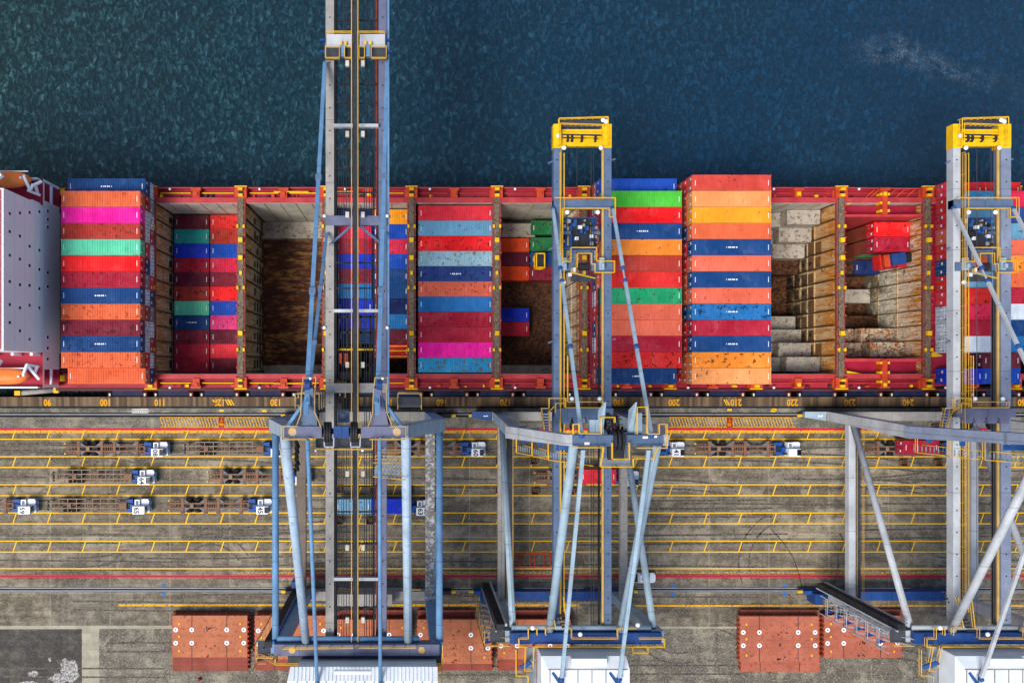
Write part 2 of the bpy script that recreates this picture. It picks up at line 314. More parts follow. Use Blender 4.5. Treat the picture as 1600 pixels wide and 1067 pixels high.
# ------------------------------------------------------------------ mesh helpers
class MB:
    def __init__(s): s.v = []; s.f = []; s.mi = []; s.cur = 0
    def add(s, vs, fs):
        o = len(s.v); s.v += [tuple(x) for x in vs]
        for f in fs: s.f.append(tuple(i + o for i in f)); s.mi.append(s.cur)
        return s
    def box(s, x0, x1, y0, y1, z0, z1):
        if x0 > x1: x0, x1 = x1, x0
        if y0 > y1: y0, y1 = y1, y0
        return s.add([(x0, y0, z0), (x1, y0, z0), (x1, y1, z0), (x0, y1, z0), (x0, y0, z1), (x1, y0, z1), (x1, y1, z1), (x0, y1, z1)],
                     [(0, 3, 2, 1), (4, 5, 6, 7), (0, 1, 5, 4), (1, 2, 6, 5), (2, 3, 7, 6), (3, 0, 4, 7)])
    def beam(s, a, b, wd, ht, w2=None, h2=None):
        a = Vector(a); b = Vector(b); d = (b - a).normalized()
        up = Vector((0, 0, 1)) if abs(d.z) < .95 else Vector((0, 1, 0))
        sd = d.cross(up).normalized(); up = sd.cross(d).normalized()
        w2 = wd if w2 is None else w2; h2 = ht if h2 is None else h2
        vs = []
        for p, ww, hh in ((a, wd, ht), (b, w2, h2)):
            for i, j in ((-1, -1), (1, -1), (1, 1), (-1, 1)): vs.append(p + sd * (i * ww / 2) + up * (j * hh / 2))
        return s.add(vs, [(0, 1, 2, 3), (7, 6, 5, 4), (0, 4, 5, 1), (1, 5, 6, 2), (2, 6, 7, 3), (3, 7, 4, 0)])
    def tube(s, a, b, r, n=8, r2=None):
        a = Vector(a); b = Vector(b); d = (b - a).normalized(); r2 = r if r2 is None else r2
        up = Vector((0, 0, 1)) if abs(d.z) < .95 else Vector((0, 1, 0))
        u = d.cross(up).normalized(); w_ = d.cross(u)
        vs = []
        for p, rr in ((a, r), (b, r2)):
            for i in range(n):
                t = 2 * math.pi * i / n; vs.append(p + u * (rr * math.cos(t)) + w_ * (rr * math.sin(t)))
        fs = [(i, (i + 1) % n, n + (i + 1) % n, n + i) for i in range(n)] + [tuple(range(n))[::-1], tuple(range(n, 2 * n))]
        return s.add(vs, fs)
    def path(s, pts, r, n=6):
        for a, b in zip(pts, pts[1:]): s.tube(a, b, r, n)
        return s
    def prism(s, poly, z0, z1):
        n = len(poly); vs = [(x, y, z0) for x, y in poly] + [(x, y, z1) for x, y in poly]
        return s.add(vs, [tuple(range(n))[::-1], tuple(range(n, 2 * n))] + [(i, (i + 1) % n, n + (i + 1) % n, n + i) for i in range(n)])
    def ball(s, c, r, n=8, m=5, sc=(1, 1, 1)):
        vs = []; fs = []
        for j in range(1, m):
            ph = math.pi * j / m
            for i in range(n):
                t = 2 * math.pi * i / n
                vs.append((c[0] + r * sc[0] * math.sin(ph) * math.cos(t), c[1] + r * sc[1] * math.sin(ph) * math.sin(t), c[2] + r * sc[2] * math.cos(ph)))
        vs += [(c[0], c[1], c[2] + r * sc[2]), (c[0], c[1], c[2] - r * sc[2])]; T = len(vs) - 2; B = T + 1
        for j in range(m - 2):
            for i in range(n): fs.append((j * n + i, (j + 1) * n + i, (j + 1) * n + (i + 1) % n, j * n + (i + 1) % n))
        for i in range(n): fs.append((T, i, (i + 1) % n)); fs.append((B, (m - 2) * n + (i + 1) % n, (m - 2) * n + i))
        return s.add(vs, fs)
    def ring(s, c, r0, r1, z, n=18, a0=0., a1=2 * math.pi):
        vs = []; full = abs(a1 - a0 - 2 * math.pi) < 1e-4; k = n if full else n + 1
        for i in range(k):
            t = a0 + (a1 - a0) * i / n; vs += [(c[0] + r0 * math.cos(t), c[1] + r0 * math.sin(t), z), (c[0] + r1 * math.cos(t), c[1] + r1 * math.sin(t), z)]
        fs = []
        for i in range(n):
            j = (i + 1) % k; fs.append((2 * i, 2 * i + 1, 2 * j + 1, 2 * j))
        return s.add(vs, fs)
    def rail(s, pts, h=1.1, r=.055, step=2.0):
        """handrail: top and middle tubes on posts"""
        r *= .85
        pts = [Vector(p) for p in pts]; u = Vector((0, 0, 1))
        for a, b in zip(pts, pts[1:]):
            s.tube(a + u * h, b + u * h, r, 5); s.tube(a + u * h * .5, b + u * h * .5, r * .7, 4)
            n = max(1, int((b - a).length / step))
            for i in range(n + 1):
                q = a.lerp(b, i / n); s.tube(q, q + u * h, r * .8, 4)
        return s
    def build(s, name, mat, parent=None, smooth=False):
        me = bpy.data.meshes.new(name); me.from_pydata(s.v, [], s.f)
        for m_ in (mat if isinstance(mat, (list, tuple)) else [mat]): me.materials.append(m_)
        if isinstance(mat, (list, tuple)): me.polygons.foreach_set('material_index', s.mi)
        if smooth: me.polygons.foreach_set('use_smooth', [True] * len(me.polygons))
        me.update()
        o = bpy.data.objects.new(name, me); COL.objects.link(o)
        if parent: o.parent = parent; o.matrix_parent_inverse = Matrix.Translation(parent.location).inverted() if WORLD_PARTS[0] else Matrix()
        return o
WORLD_PARTS = [False]      # True while parts are given in world coordinates under an Empty that is not at the origin
def tag(o, label=None, cat=None, group=None, kind=None):
    if label: o['label'] = label
    if cat: o['category'] = cat
    if group: o['group'] = group
    if kind: o['kind'] = kind
    return o
def empty(name, loc, rz=0, label=None, cat=None, group=None):
    o = bpy.data.objects.new(name, None); COL.objects.link(o); o.location = loc; o.rotation_euler = (0, 0, rz)
    o.empty_display_size = .5
    return tag(o, label, cat, group)
def kids(o): return [c for c in o.children]
def copy_tree(o, parent=None):
    c = o.copy(); COL.objects.link(c); c.parent = parent
    for ch in kids(o): copy_tree(ch, c)
    return c
def text_mesh(txt, size, mat, loc, rz, name, parent=None, ext=0.0, sx=1.0):
    cu = bpy.data.curves.new('t', 'FONT'); cu.body = txt; cu.size = size; cu.align_x = 'CENTER'; cu.align_y = 'CENTER'; cu.extrude = ext
    cu.offset = size * .03; cu.resolution_u = 2
    o = bpy.data.objects.new('t', cu); COL.objects.link(o); bpy.context.view_layer.update()
    me = bpy.data.meshes.new_from_object(o.evaluated_get(bpy.context.evaluated_depsgraph_get()))
    bpy.data.objects.remove(o); me.materials.clear(); me.materials.append(mat)
    r = bpy.data.objects.new(name, me); COL.objects.link(r); r.location = loc; r.rotation_euler = (0, 0, rz); r.scale = (sx, 1, 1)
    if parent: r.parent = parent
    return r
PI = math.pi

# ------------------------------------------------------------------ setting: sea, quay, markings
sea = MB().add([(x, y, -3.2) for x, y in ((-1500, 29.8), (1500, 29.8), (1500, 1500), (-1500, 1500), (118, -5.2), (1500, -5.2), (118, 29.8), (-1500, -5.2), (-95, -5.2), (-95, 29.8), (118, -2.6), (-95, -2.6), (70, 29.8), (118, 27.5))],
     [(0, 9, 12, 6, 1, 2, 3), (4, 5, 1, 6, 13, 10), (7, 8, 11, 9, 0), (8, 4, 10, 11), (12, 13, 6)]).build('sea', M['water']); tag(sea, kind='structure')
QE = -4.45
quay = MB().box(-600, 600, -600, QE, -9, 0).build('quay', M['quay']); tag(quay, kind='structure')
def gsheet(name, mat, x0, y0, x1, y1, lvl):
    a = P(x0, y0); c = P(x1, y1); z = .004 * lvl
    return MB().add([(a.x, c.y, z), (c.x, c.y, z), (c.x, a.y, z), (a.x, a.y, z)], [(0, 1, 2, 3)]).build(name, mat, quay)
gsheet('apron', M['apron'], -900, 636, 2600, 669, 1)
gsheet('trench_cover', M['slats'], -900, 622, 2600, 634.5, 1)
MB().box(-300, 300, P(0, 622.2).y, QE - .003, .002, .22).build('quay_kerb', M['slats'], quay)
for y in (634.6, 636.2): gsheet('crane_cable_slot', M['groove'], -900, y, 2600, y + 1.5, 2)
for y in (648, 920.5):
    gsheet('rail_groove', M['groove'], -900, y - 3.6, 2600, y + 3.6, 2)
    for dy in (-2.2, 2.0) if y > 900 else (-.6,):
        MB().box(-300, 300, P(0, y + dy + .8).y, P(0, y + dy - .8).y, .012, .06).build('crane_rail', M['steelrail'], quay)
gsheet('gravel_yard', M['gravel'], 155, 981, 2600, 2600, 1)
gsheet('asphalt_yard', M['slab_dark'], -900, 983, 128, 2600, 1)
gsheet('concrete_strip', M['strip'], 128, 979, 155, 2600, 2)
gsheet('concrete_strip', M['strip'], -900, 977, 271, 982, 3)
gsheet('concrete_strip', M['strip'], 1020, 978.5, 1158, 981.5, 3)
# yellow lane lines
ym = MB()
def gl(mb, x0, y0, x1, y1, wd=1.6, lvl=3):
    a = P(x0, y0); c = P(x1, y1); z = .004 * lvl; d = (c - a).normalized(); n = Vector((-d.y, d.x, 0)) * (wd / 18)
    mb.add([(a.x + n.x, a.y + n.y, z), (a.x - n.x, a.y - n.y, z), (c.x - n.x, c.y - n.y, z), (c.x + n.x, c.y + n.y, z)], [(0, 1, 2, 3)])
for y in (686, 713.2, 730, 757, 774, 801, 818, 845, 862, 888): gl(ym, -800, y, 2500, y)
ym.build('lane_line', M['yline'], quay)
sl = MB()
for (ya, yb) in ((671, 686), (713.2, 730), (757, 774), (801, 818), (845, 862)):
    for i in range(-14, 44):
        x = 19 + (yb - 686) * .008 + i * 53.98; gl(sl, x, yb, x + 5.6, ya, 1.6, 4)
sl.build('lane_divider', M['yline'], quay)
gy = MB(); gl(gy, -800, 674.3, 2500, 674.3, 4.5, 3); gy.build('kerb_side_line', M['yworn'], quay)
gy = MB(); gl(gy, 185, 945, 905, 945, 3.2); gl(gy, 990, 946, 1110, 946, 3.0); gl(gy, 1110, 946, 1600, 946, 2.4); gy.build('yard_line', M['yworn'], quay)
gy = MB(); gl(gy, 370, 894.5, 1600, 894.5, 3.0); gy.build('worn_lane_line', M['yworn2'], quay)
gy = MB(); gl(gy, -800, 670, 2500, 670, 2.6, 4); gl(gy, -800, 900, 2500, 900, 3.4, 4); gy.build('crimson_line', M['rline'], quay)
M['tyre'] = mark_mat('tyre_rubber', '#3c3a36', .80)
tm = MB(); rg = random.Random(3)
for cy_, n_ in ((700, 9), (743, 9), (788, 9), (831, 8), (875, 8), (932, 6), (1010, 5), (1040, 4)):
    for k_ in range(n_):
        x = rg.uniform(-100, 1600); y = cy_ + rg.uniform(-7, 7); L_ = rg.uniform(80, 420); sl_ = rg.uniform(-.02, .02); cu_ = rg.choice((0, 0, 0, 14, -14))
        for off in (0, 15):
            pp = [(x + L_ * t / 10, y + off * .9 + sl_ * L_ * t / 10 + cu_ * (t / 10) ** 3) for t in range(11)]
            for a_, b_ in zip(pp, pp[1:]): gl(tm, a_[0], a_[1], b_[0] + .3, b_[1], 2.6, 2.2 + .002 * k_ + (0 if off else .3))
for k_ in range(5):
    cx_, cy_, R_ = rg.choice(((1120, 1030, 46), (1060, 960, 60), (330, 900, 50), (1240, 880, 70), (1110, 1000, 34)))[0:3]; a0 = rg.uniform(0, 6)
    for off in (0, 16):
        pp = [(cx_ + (R_ + off) * math.cos(a0 + t * .16), cy_ + (R_ + off) * math.sin(a0 + t * .16)) for t in range(11)]
        for a_, b_ in zip(pp, pp[1:]): gl(tm, a_[0], a_[1], b_[0], b_[1], 2.4, 2.5 + .01 * k_)
tm.build('tyre_marks', M['tyre'], quay)
ht = MB()
def hatching(x0, x1, y0=652, y1=667):
    x = x0
    while x < x1: gl(ht, x, y0, x + 5, y1, 1.3, 3); x += 4.6
    gl(ht, x0, y1, x1 + 5, y1, 1.2, 3); gl(ht, x0, y0, x1 + 5, y0, 1.2, 3)
hatching(250, 415); hatching(1046, 1238)
ht.build('hatched_marking', M['yworn'], quay)
for x, t, u in ((346, 'T', '06'), (1140, 'T', '10')):
    gsheet('berth_panel', M['rbox'], x - 4.5, 652, x + 4.5, 667.5, 4)
    a = P(x, 656); text_mesh(t, .66, M['ynum'], (a.x, a.y, .021), PI, 'berth_letter', quay)
    a = P(x, 663); text_mesh(u, .72, M['ynum'], (a.x, a.y, .021), PI, 'berth_number', quay)
nums = {74: '90', 165: '100', 250: '110', 343: '120', 431: '130', 521: '140', 605: '150', 690.5: '160', 790: '170', 878: '180', 967: '190', 1053: '200', 1150: '210', 1238: '220',
        1328: '230', 1419: '240', 1509: '250', 1599: '260'}
for x, t in nums.items():
    a = P(x, 628.3); text_mesh(t, 1.62, M['ynum'], (a.x, a.y, .016), PI, 'quay_number', quay, sx=.80)
mb = MB()
for x in (332, 352, 357, 1131):
    for k_ in range(2): gl(mb, x + k_ * 3.5, 624, x + 5 + k_ * 3.5, 633, 1.5, 4)
for x, y in ((346, 641.5), (413, 642), (1140, 640.3), (1208, 642), (1210, 640)): gl(mb, x - 3.5, y, x + 3.5, y, 3.0, 4)
mb.build('quay_stripe', M['yline'], quay)
mb = MB()
for x0, y0, x1, y1 in ((206, 639.3, 232, 639.3), (206, 644.7, 232, 644.7), (206.4, 639, 206.4, 645), (231.6, 639, 231.6, 645)): gl(mb, x0, y0, x1, y1, .9, 4)
mb.build('hydrant_box', M['wline'], quay)
a = P(219, 642); text_mesh('HYDRANT', .52, M['wline'], (a.x, a.y, .016), PI, 'hydrant_text', quay, sx=1.0)
mb = MB()
for x, y in ((255.5, 914), (255.5, 927), (1051.5, 914.5), (1051.5, 928.5), (1226, 914), (1226, 928)): gl(mb, x - 3.2, y, x + 3.2, y, 5, 5)
mb.build('blue_patch', M['bmark'], quay)
mb = MB()
for cx, cy, rx, ry in ((110, 1048, 14, 22), (102, 1036, 7, 9), (92, 1060, 16, 9), (52, 1052, 10, 5), (78, 1030, 3, 4), (45, 1067, 16, 4)):
    pts = [];
    for i in range(16):
        t = 2 * PI * i / 16; q = P(cx + rx * math.cos(t) * random.uniform(.6, 1.15), cy + ry * math.sin(t) * random.uniform(.6, 1.15)); pts.append((q.x, q.y, .012 + .0005 * len(mb.v)))
    z = pts[0][2]; mb.add([(p[0], p[1], z) for p in pts], [tuple(range(16))[::-1]])
mb.build('cement_residue', M['chalk'], quay)

cb_ = MB(); pts_ = [P(1205, 826), P(1222, 845), P(1238, 868), P(1248, 895), P(1253, 918)]
for a_, b_ in zip(pts_, pts_[1:]): cb_.tube((a_.x, a_.y, .04), (b_.x, b_.y, .04), .05, 5)
tag(cb_.build('power_cable', M['rubber']), 'thin black cable curving over the lanes left of the right-hand crane', 'cable')
# fenders along the quay face
fe = empty('fender', (0, 0, 0), 0, 'navy fender panel', 'fender', 'fenders along the quay face')
MB().box(-2.6, 2.6, QE + .002, QE + 1.05, -2.6, -.35).build('fender_panel', M['fender'], fe)
for sx_ in (-1, 1):
    bl = MB().box(sx_ * 3.05 - .38, sx_ * 3.05 + .38, QE + .002, QE + .8, -2.8, -.25).build('rubber_block', M['maroonsteel'] if sx_ > 0 else M['rubber'], fe)
    MB().box(sx_ * 3.05 - .14, sx_ * 3.05 + .14, QE + .15, QE + .6, -.248, -.2).build('white_mark', M['wline'], bl)
first = True
FX = list(range(-7, 15))
for i in FX:
    x = (1026 + (i - 5) * 72 - 640 + 36) / 9.0
    t = fe if first else copy_tree(fe); first = False
    t.location = (x, 0, 0)
    near = min(nums, key=lambda q: abs((q - 640) / 9 - x)); dx = x - (near - 640) / 9
    t['label'] = f"navy fender panel on quay face, {'right of' if dx > 1 else 'left of' if dx < -1 else 'level with'} yellow number {nums[near]}"

# ------------------------------------------------------------------ the ship
ZC = 9.4
def XD(px, z=ZC): return (px - 640) * (H - z) / (9 * H)
def YD(py, z=ZC): return (580 - py) * (H - z) / (9 * H)
ship = empty('container_ship', (0, 0, 0), 0, 'red container ship with open holds moored along the quay', 'container ship')
YN0, YS0 = 27.4, -.45                  # hold opening
frames = [XD(p) for p in (237, 377, 510, 643, 776, 912, 1046, 1180, 1313, 1448, 1584)]
HX0, HX1 = -95, 118
# outer shell
def shell(y_in, y_out, name):
    mb = MB()
    if y_out > 0:
        poly = [(HX0, y_in), (HX1, y_in), (HX1, 27.6), (100, 29.0), (86, 29.75), (70, y_out), (HX0, y_out)]
    else:
        poly = [(HX0, y_out), (70, y_out), (86, y_out + .15), (100, y_out + .9), (HX1, y_out + 2.3), (HX1, y_in), (HX0, y_in)]
    mb.prism(poly, -9.5, 8.3); return mb.build(name, M['hulldark'], ship)
shell(YN0 + .9, 29.9, 'hull_side'); shell(YS0 - .85, -2.7, 'hull_side')
MB().box(HX0, HX1, -2.6, 29.8, -11, -10.2).build('hull_bottom', M['hulldark'], ship)
# side decks, bulwark rails and coamings
for y0, y1 in ((YN0 + .92, 29.88), (-2.68, YS0 - .87)):
    MB().box(-58, 82, y0, y1, 8.304, 8.42).build('side_deck', M['shipred'], ship)
MB().prism([(82.05, YN0 + .92), (HX1, YN0 + .92), (HX1, 27.58), (100, 28.98), (86, 29.73), (82.05, 29.8)], 8.304, 8.42).build('side_deck', M['shipred'], ship)
MB().prism([(82.05, YS0 - .87), (82.05, -2.6), (86, -2.52), (100, -1.75), (101, YS0 - .87)], 8.304, 8.42).build('side_deck', M['shipred'], ship)
MB().box(-56.5, 118, YN0, YN0 + .86, -9.5, ZC).build('coaming', M['shipcoam'], ship)
MB().box(-56.5, 118, YS0 - .80, YS0, -9.5, ZC).build('coaming', M['shipcoam'], ship)
mb = MB(); mb.box(-58, 70, 29.72, 29.93, 8.42, 9.35); mb.beam((70, 29.82, 8.9), (86, 29.65, 8.9), .2, .95); mb.beam((86, 29.65, 8.9), (100, 28.9, 8.9), .2, .95); mb.beam((100, 28.9, 8.9), (118, 27.5, 8.9), .2, .95)
mb.build('bulwark', M['shipcoam'], ship)
MB().box(-58, 118, -3.0, -2.72, 7.6, 8.5).build('bulwark', M['hulldark'], ship)
MB().box(-58, 118, -3.22, -3.02, 8.1, 8.35).build('rubbing_strake', M['maroonsteel'], ship)
# inner long walls of the holds
MB().box(-56.5, 100, YN0 - .06, YN0 - .003, -9.5, ZC - .3).build('hold_side_wall', M['holdwall'], ship)
MB().box(-56.5, 100, YS0 + .003, YS0 + .06, -9.5, ZC - .3).build('hold_side_wall', M['holdwall'], ship)
mb = MB()
for k_ in range(60):
    x = -55 + k_ * 2.6; mb.box(x - .04, x + .04, YN0 - .13, YN0 - .062, -9.4, ZC - .35)
mb.build('hold_stiffener', M['bulkold'], ship)
# bulkheads with stringers and cell guides
hold = {}    # bay index -> floor z
BH = .56
for fi, fx in enumerate(frames):
    pale = fi >= 4
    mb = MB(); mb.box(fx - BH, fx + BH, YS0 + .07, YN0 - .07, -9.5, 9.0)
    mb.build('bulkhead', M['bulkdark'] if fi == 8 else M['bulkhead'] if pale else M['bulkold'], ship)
    op = MB()
    for c_ in range(11):
        y = YN0 - 1.36 - c_ * 2.475
        if fi == 8:
            for z0_ in (-9.2, -6.1, -3.3, -.7, 2.0):
                if random.random() < (.98 if z0_ < 1 else .55):
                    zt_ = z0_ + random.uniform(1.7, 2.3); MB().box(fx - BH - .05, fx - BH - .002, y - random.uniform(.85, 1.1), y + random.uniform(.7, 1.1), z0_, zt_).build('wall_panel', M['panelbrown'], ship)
                    if random.random() < .3: op.box(fx - BH - .09, fx - BH - .052, y - .3, y + .35, z0_ + .4, z0_ + 1.3)
        if fi in (0, 1, 2):
            sg = -1 if fi == 8 else 1; xf = fx + sg * BH
            for z0_ in (-8.4, -5.6, -3.0, -.4, 2.3):
                if fi < 2 and z0_ > 2: continue
                if random.random() < .8: op.box(xf, xf + sg * .03, y - random.uniform(.5, .8), y + random.uniform(.3, .8), z0_, z0_ + random.uniform(1.2, 1.9))
    if op.v: op.build('opening_shade_plate', M['opening_shade'], ship)  # flat plates proud of the wall, coloured as the shade inside its openings
    gd = MB()
    for sd_ in (-1, 1):
        if (sd_ > 0 and fi > 3) or (sd_ < 0 and fi <= 3): continue
        xf = fx + sd_ * BH
        for c_ in range(12):
            y = YN0 - .12 - c_ * 2.475
            if fi in (7, 8) or fi < 4: gd.box(xf, xf + sd_ * .34, y - .07, y + .07, -9.3, 8.9)
            else: gd.box(xf, xf + sd_ * .16, y - .05, y + .05, -9.3, 8.9)
        sg_ = MB()
        for z in ((-6.2, -3.4, -.8, 1.8) if fi != 9 and fi != 5 else (-4, 2)):
            sg_.box(xf, xf + sd_ * .14, YS0 + .1, YN0 - .1, z - .07, z + .07)
        sg_.build('stringer', M['bulkdark'] if fi >= 4 else M['bulkold'], ship)
    gd.build('cell_guide', M['guide'], ship)
# lashing bridges on the frames
for fi, fx in enumerate(frames):
    if fi == 7 or fi == 6: pass
    MB().box(fx - .42, fx + .42, -1.9, 29.0, 9.3, 9.75).build('lashing_bridge', M['grating'], ship)
    mb = MB()
    for sd_ in (-1, 1):
        mb.box(fx + sd_ * .56 - .12, fx + sd_ * .56 + .12, -2.0, 29.2, 9.02, 9.55)
    mb.build('bridge_girder', M['bridgeside'], ship)
    for yy in (376, 403.5, 521): MB().box(fx - .34, fx + .34, YD(yy) - .36, YD(yy) + .36, 9.752, 10.3).build('twistlock_box', M['yellow'], ship)
    for yy in (354.5, 450, 546.5):
        for sd_ in (-1, 1): MB().box(fx + sd_ * .5 - .15, fx + sd_ * .5 + .15, YD(yy) - .26, YD(yy) + .26, 9.76, 10.1).build('lashing_pot', M['yellow'], ship)
    for yy in (427,): MB().box(fx - .2, fx + .2, YD(yy) - .3, YD(yy) + .3, 9.76, 10.05).build('cleat', M['yellow'], ship)
    rs = MB()
    for k_ in range(22):
        y = .6 + k_ * 1.25 + random.uniform(-.3, .3); sd_ = random.choice((-1, 1)); rs.box(fx + sd_ * .62 - .12, fx + sd_ * .62 + .12, y - .12, y + .12, 9.56, 9.9)
    rs.build('lashing_socket', M['orangered'], ship)
    for ys, sg in ((29.0, 1), (-1.9, -1)):
        mb = MB(); mb.box(fx - .95, fx + .95, ys - .9, ys + .9, 8.5, 9.9); mb.box(fx - 1.15, fx - .96, ys - .8, ys + .5, 8.5, 9.2); mb.build('bridge_end', M['orangered'], ship)
        mb = MB(); mb.box(fx - .36, fx + .36, ys - .72, ys - .3, 9.902, 10.3); mb.box(fx - .36, fx + .36, ys + .25, ys + .62, 9.902, 10.5)
        mb.box(fx - 1.0, fx + 1.0, ys + sg * .95 - .08, ys + sg * .95 + .08, 9.6, 10.0); mb.build('end_box', M['yellow'], ship)
        mb = MB().box(fx - .35, fx + .35, ys - .2, ys + .15, 9.902, 10.1); mb.build('end_plate', M['black'], ship)
# mid-bay pedestals, pipes, rails on the side decks
for i in range(len(frames) - 1):
    xm = (frames[i] + frames[i + 1]) / 2
    for ys, sg in ((28.95, 1), (-2.0, -1)):
        mb = MB(); mb.box(xm - .55, xm + .55, ys - .75, ys + .85, 8.43, 9.7); mb.box(xm - .8, xm + .8, ys + sg * .6 - .2, ys + sg * .6 + .2, 9.0, 9.9)
        mb.build('pedestal', M['orangered'], ship)
        MB().box(xm - .28, xm + .28, ys - .5, ys + .1, 9.702, 9.95).build('pedestal_cap', M['yellow'] if i in (2, 7, 8) else M['orangered'], ship)
        yp = MB(); yp.tube((frames[i] + 1.3, ys + .1, 8.95), (xm - 1, ys + .1, 8.95), .09); yp.tube((xm + .8, ys + .1, 8.95), (frames[i + 1] - 1.3, ys + .1, 8.95), .09)
        yp.build('deck_pipe', M['yellow'] if i in (0, 1, 2) else M['shipcoam'], ship)
        for _ in range(5):
            x = random.uniform(frames[i] + 1.4, frames[i + 1] - 1.4)
            if abs(x - xm) < 1: continue
            r_ = random.uniform(.1, .3); MB().box(x - r_, x + r_, ys - .6, ys - .6 + random.uniform(.2, .5), 8.43, 8.43 + random.uniform(.2, .7)).build('deck_fitting', random.choice([M['yellow'], M['dark'], M['dark'], M['orangered']]), ship)
        MB().ball((frames[i] + 3.0, ys + sg * .65, 9.5), .22).build('deck_lamp', M['lamp'], ship)
for i, a_, b_ in ((1, 428, 482), (2, 515, 560)):
    for ys in (YD(300), YD(599)):
        MB().rail([(XD(a_), ys, 8.5), (XD(a_), ys + .0, 8.5), (XD(b_), ys, 8.5)], 1.1, .10).build('deck_rail', M['yellow'], ship)
# hold floors; bay i lies between frames[i] and frames[i+1]
floors = {0: (-2.35, 'tank'), 1: (-9.2, 'tankbars'), 2: (-9.2, 'tank'), 3: (5.6, 'tank'), 4: (-9.2, 'tank'), 5: (8.9, 'tank'), 6: (8.9, 'tank'), 7: (-9.2, 'tank'), 8: (-9.2, 'tank'), 9: (8.9, 'tank')}
for i, (z, mname) in floors.items():
    MB().box(frames[i] + BH + .01, frames[i + 1] - BH - .01, YS0 + .07, YN0 - .14, -9.6, z).build('hold_floor' if z < 8 else 'hatch_cover', M[mname] if z < 8 else M['shipdeck'], ship)
for i in (1, 4):
    MB().box(frames[i] + BH + .02, frames[i + 1] - BH - .02, 24.2, YN0 - .16, -9.19, -7.6).build('tank_step', M['tankpale'], ship)
    MB().box(frames[i] + BH + .02, frames[i + 1] - BH - .02, YS0 + .08, 1.1, -9.19, -8.0).build('tank_step', M['tankpale'], ship)
mb = MB()
for k_ in range(10):
    y = 2.9 + k_ * 2.3; mb.box(frames[1] + 2, frames[2] - 1.2, y - .05, y + .05, -9.195, -9.1)
mb.build('floor_seam', M['dark'], ship)
# stepped tank tops in the two forward holds
def steps(xr, tops, mats, x_w=6.2, gap=.0):
    for k_, (zt, mt) in enumerate(zip(tops, mats)):
        y1 = YN0 - .2 - k_ * 2.48; x1 = xr - gap
        if zt > -9:
            MB().box(x1 - x_w, x1, y1 - 2.44, y1, -9.19, zt).build('tank_step', M[mt], ship)
            MB().box(frames[7] + .6 if xr < 75 else frames[8] + .6, x1 - x_w - .01, y1 - 2.44, y1, -9.19, zt - 2.6 if zt > -5 else zt - .6).build('tank_step', M[mt], ship)
steps(69.3, [4.2, 1.0, -1.6, -4.2, -20, -20, -20, -5.2, -3.0, .8, 4.0], ['tankpale', 'tankpale', 'tankpale', 'tank', 'tank', 'tank', 'tank', 'tankpale', 'tankpale', 'tankpale', 'tankpale'], 5.6)
steps(83.4, [-20, -5, -4, -4, -8.8, -6.5, -8, -4.2, 1.4, 4.4, -20], ['tankpale', 'tank', 'tank', 'tank', 'tank', 'tankpale', 'tank', 'tank', 'tankrust', 'tankrust', 'tank'], 5.8)
# bay 8: narrower opening with broad crimson side pockets
fx0, fx1 = frames[8] + .7, frames[9] - .7
MB().box(fx0, fx1, YD(335), YN0 - .2, 6.6, 7.6).build('pocket_deck', M['shipdeck'], ship)
MB().box(fx0, fx1, YD(339), YD(335), -9, ZC + .03).build('inner_coaming', M['shipcoam'], ship)
MB().box(fx0, fx1, YS0 + .08, YD(565), 6.6, 7.6).build('pocket_deck', M['shipdeck'], ship)
MB().box(fx0, fx1, YD(565), YD(560), -9, ZC + .03).build('inner_coaming', M['shipcoam'], ship)
xm = (frames[8] + frames[9]) / 2
for y0, y1 in ((YD(336), 29.2), (-2.3, YD(562))):
    MB().box(xm - .42, xm + .42, y0, y1, 7.62, 9.8).build('pocket_bracket', M['orangered'], ship)
    for yy in (y0 + .6, (y0 + y1) / 2, y1 - .5):
        for sg in (-1, 1): MB().box(xm + sg * .62 - .14, xm + sg * .62 + .14, yy - .2, yy + .2, 8.6, 9.9).build('bracket_box', M['yellow'], ship)
mb = MB()
for xx in (XD(1365), XD(1372), XD(1398), XD(1412), XD(1428)):
    mb.add([(xx, 29.5, 9.3), (xx + .3, 29.5, 9.3), (xx - 1.6, 27.6, 8.5), (xx - 1.9, 27.6, 8.5), (xx, 29.5, 8.45), (xx + .3, 29.5, 8.45)], [(0, 1, 2, 3), (0, 3, 4), (1, 5, 2), (3, 2, 5, 4)])
mb.build('bulwark_stay', M['orangered'], ship)
for (xa, yb_, xb, yb2) in ((1322, 316, 1350, 314), (1322, 585, 1352, 586), (1452, 553, 1470, 556)):
    a = P(xa, yb_, 8.6); c = P(xb, yb2, 8.6)
    MB().prism([(a.x, a.y - .5), (c.x, c.y - .08), (c.x, c.y + .08), (a.x, a.y + .6)], 8.45, 9.0).build('guide_cone', M['yellow'], ship)
# maroon walkway left of frame 0 with white hose rings
MB().box(frames[0] - 1.5, frames[0] - .8, -1.5, 29, 8.9, 9.1).build('athwart_walkway', M['maroonsteel'], ship)
mb = MB()
for yy in (358, 381, 439.5, 461, 520.5, 541.5): mb.ring((frames[0] - 1.05, YD(yy), 0), .14, .36, 9.13, 12, .6, 6.0)
mb.build('lashing_eye', M['wline'], ship)

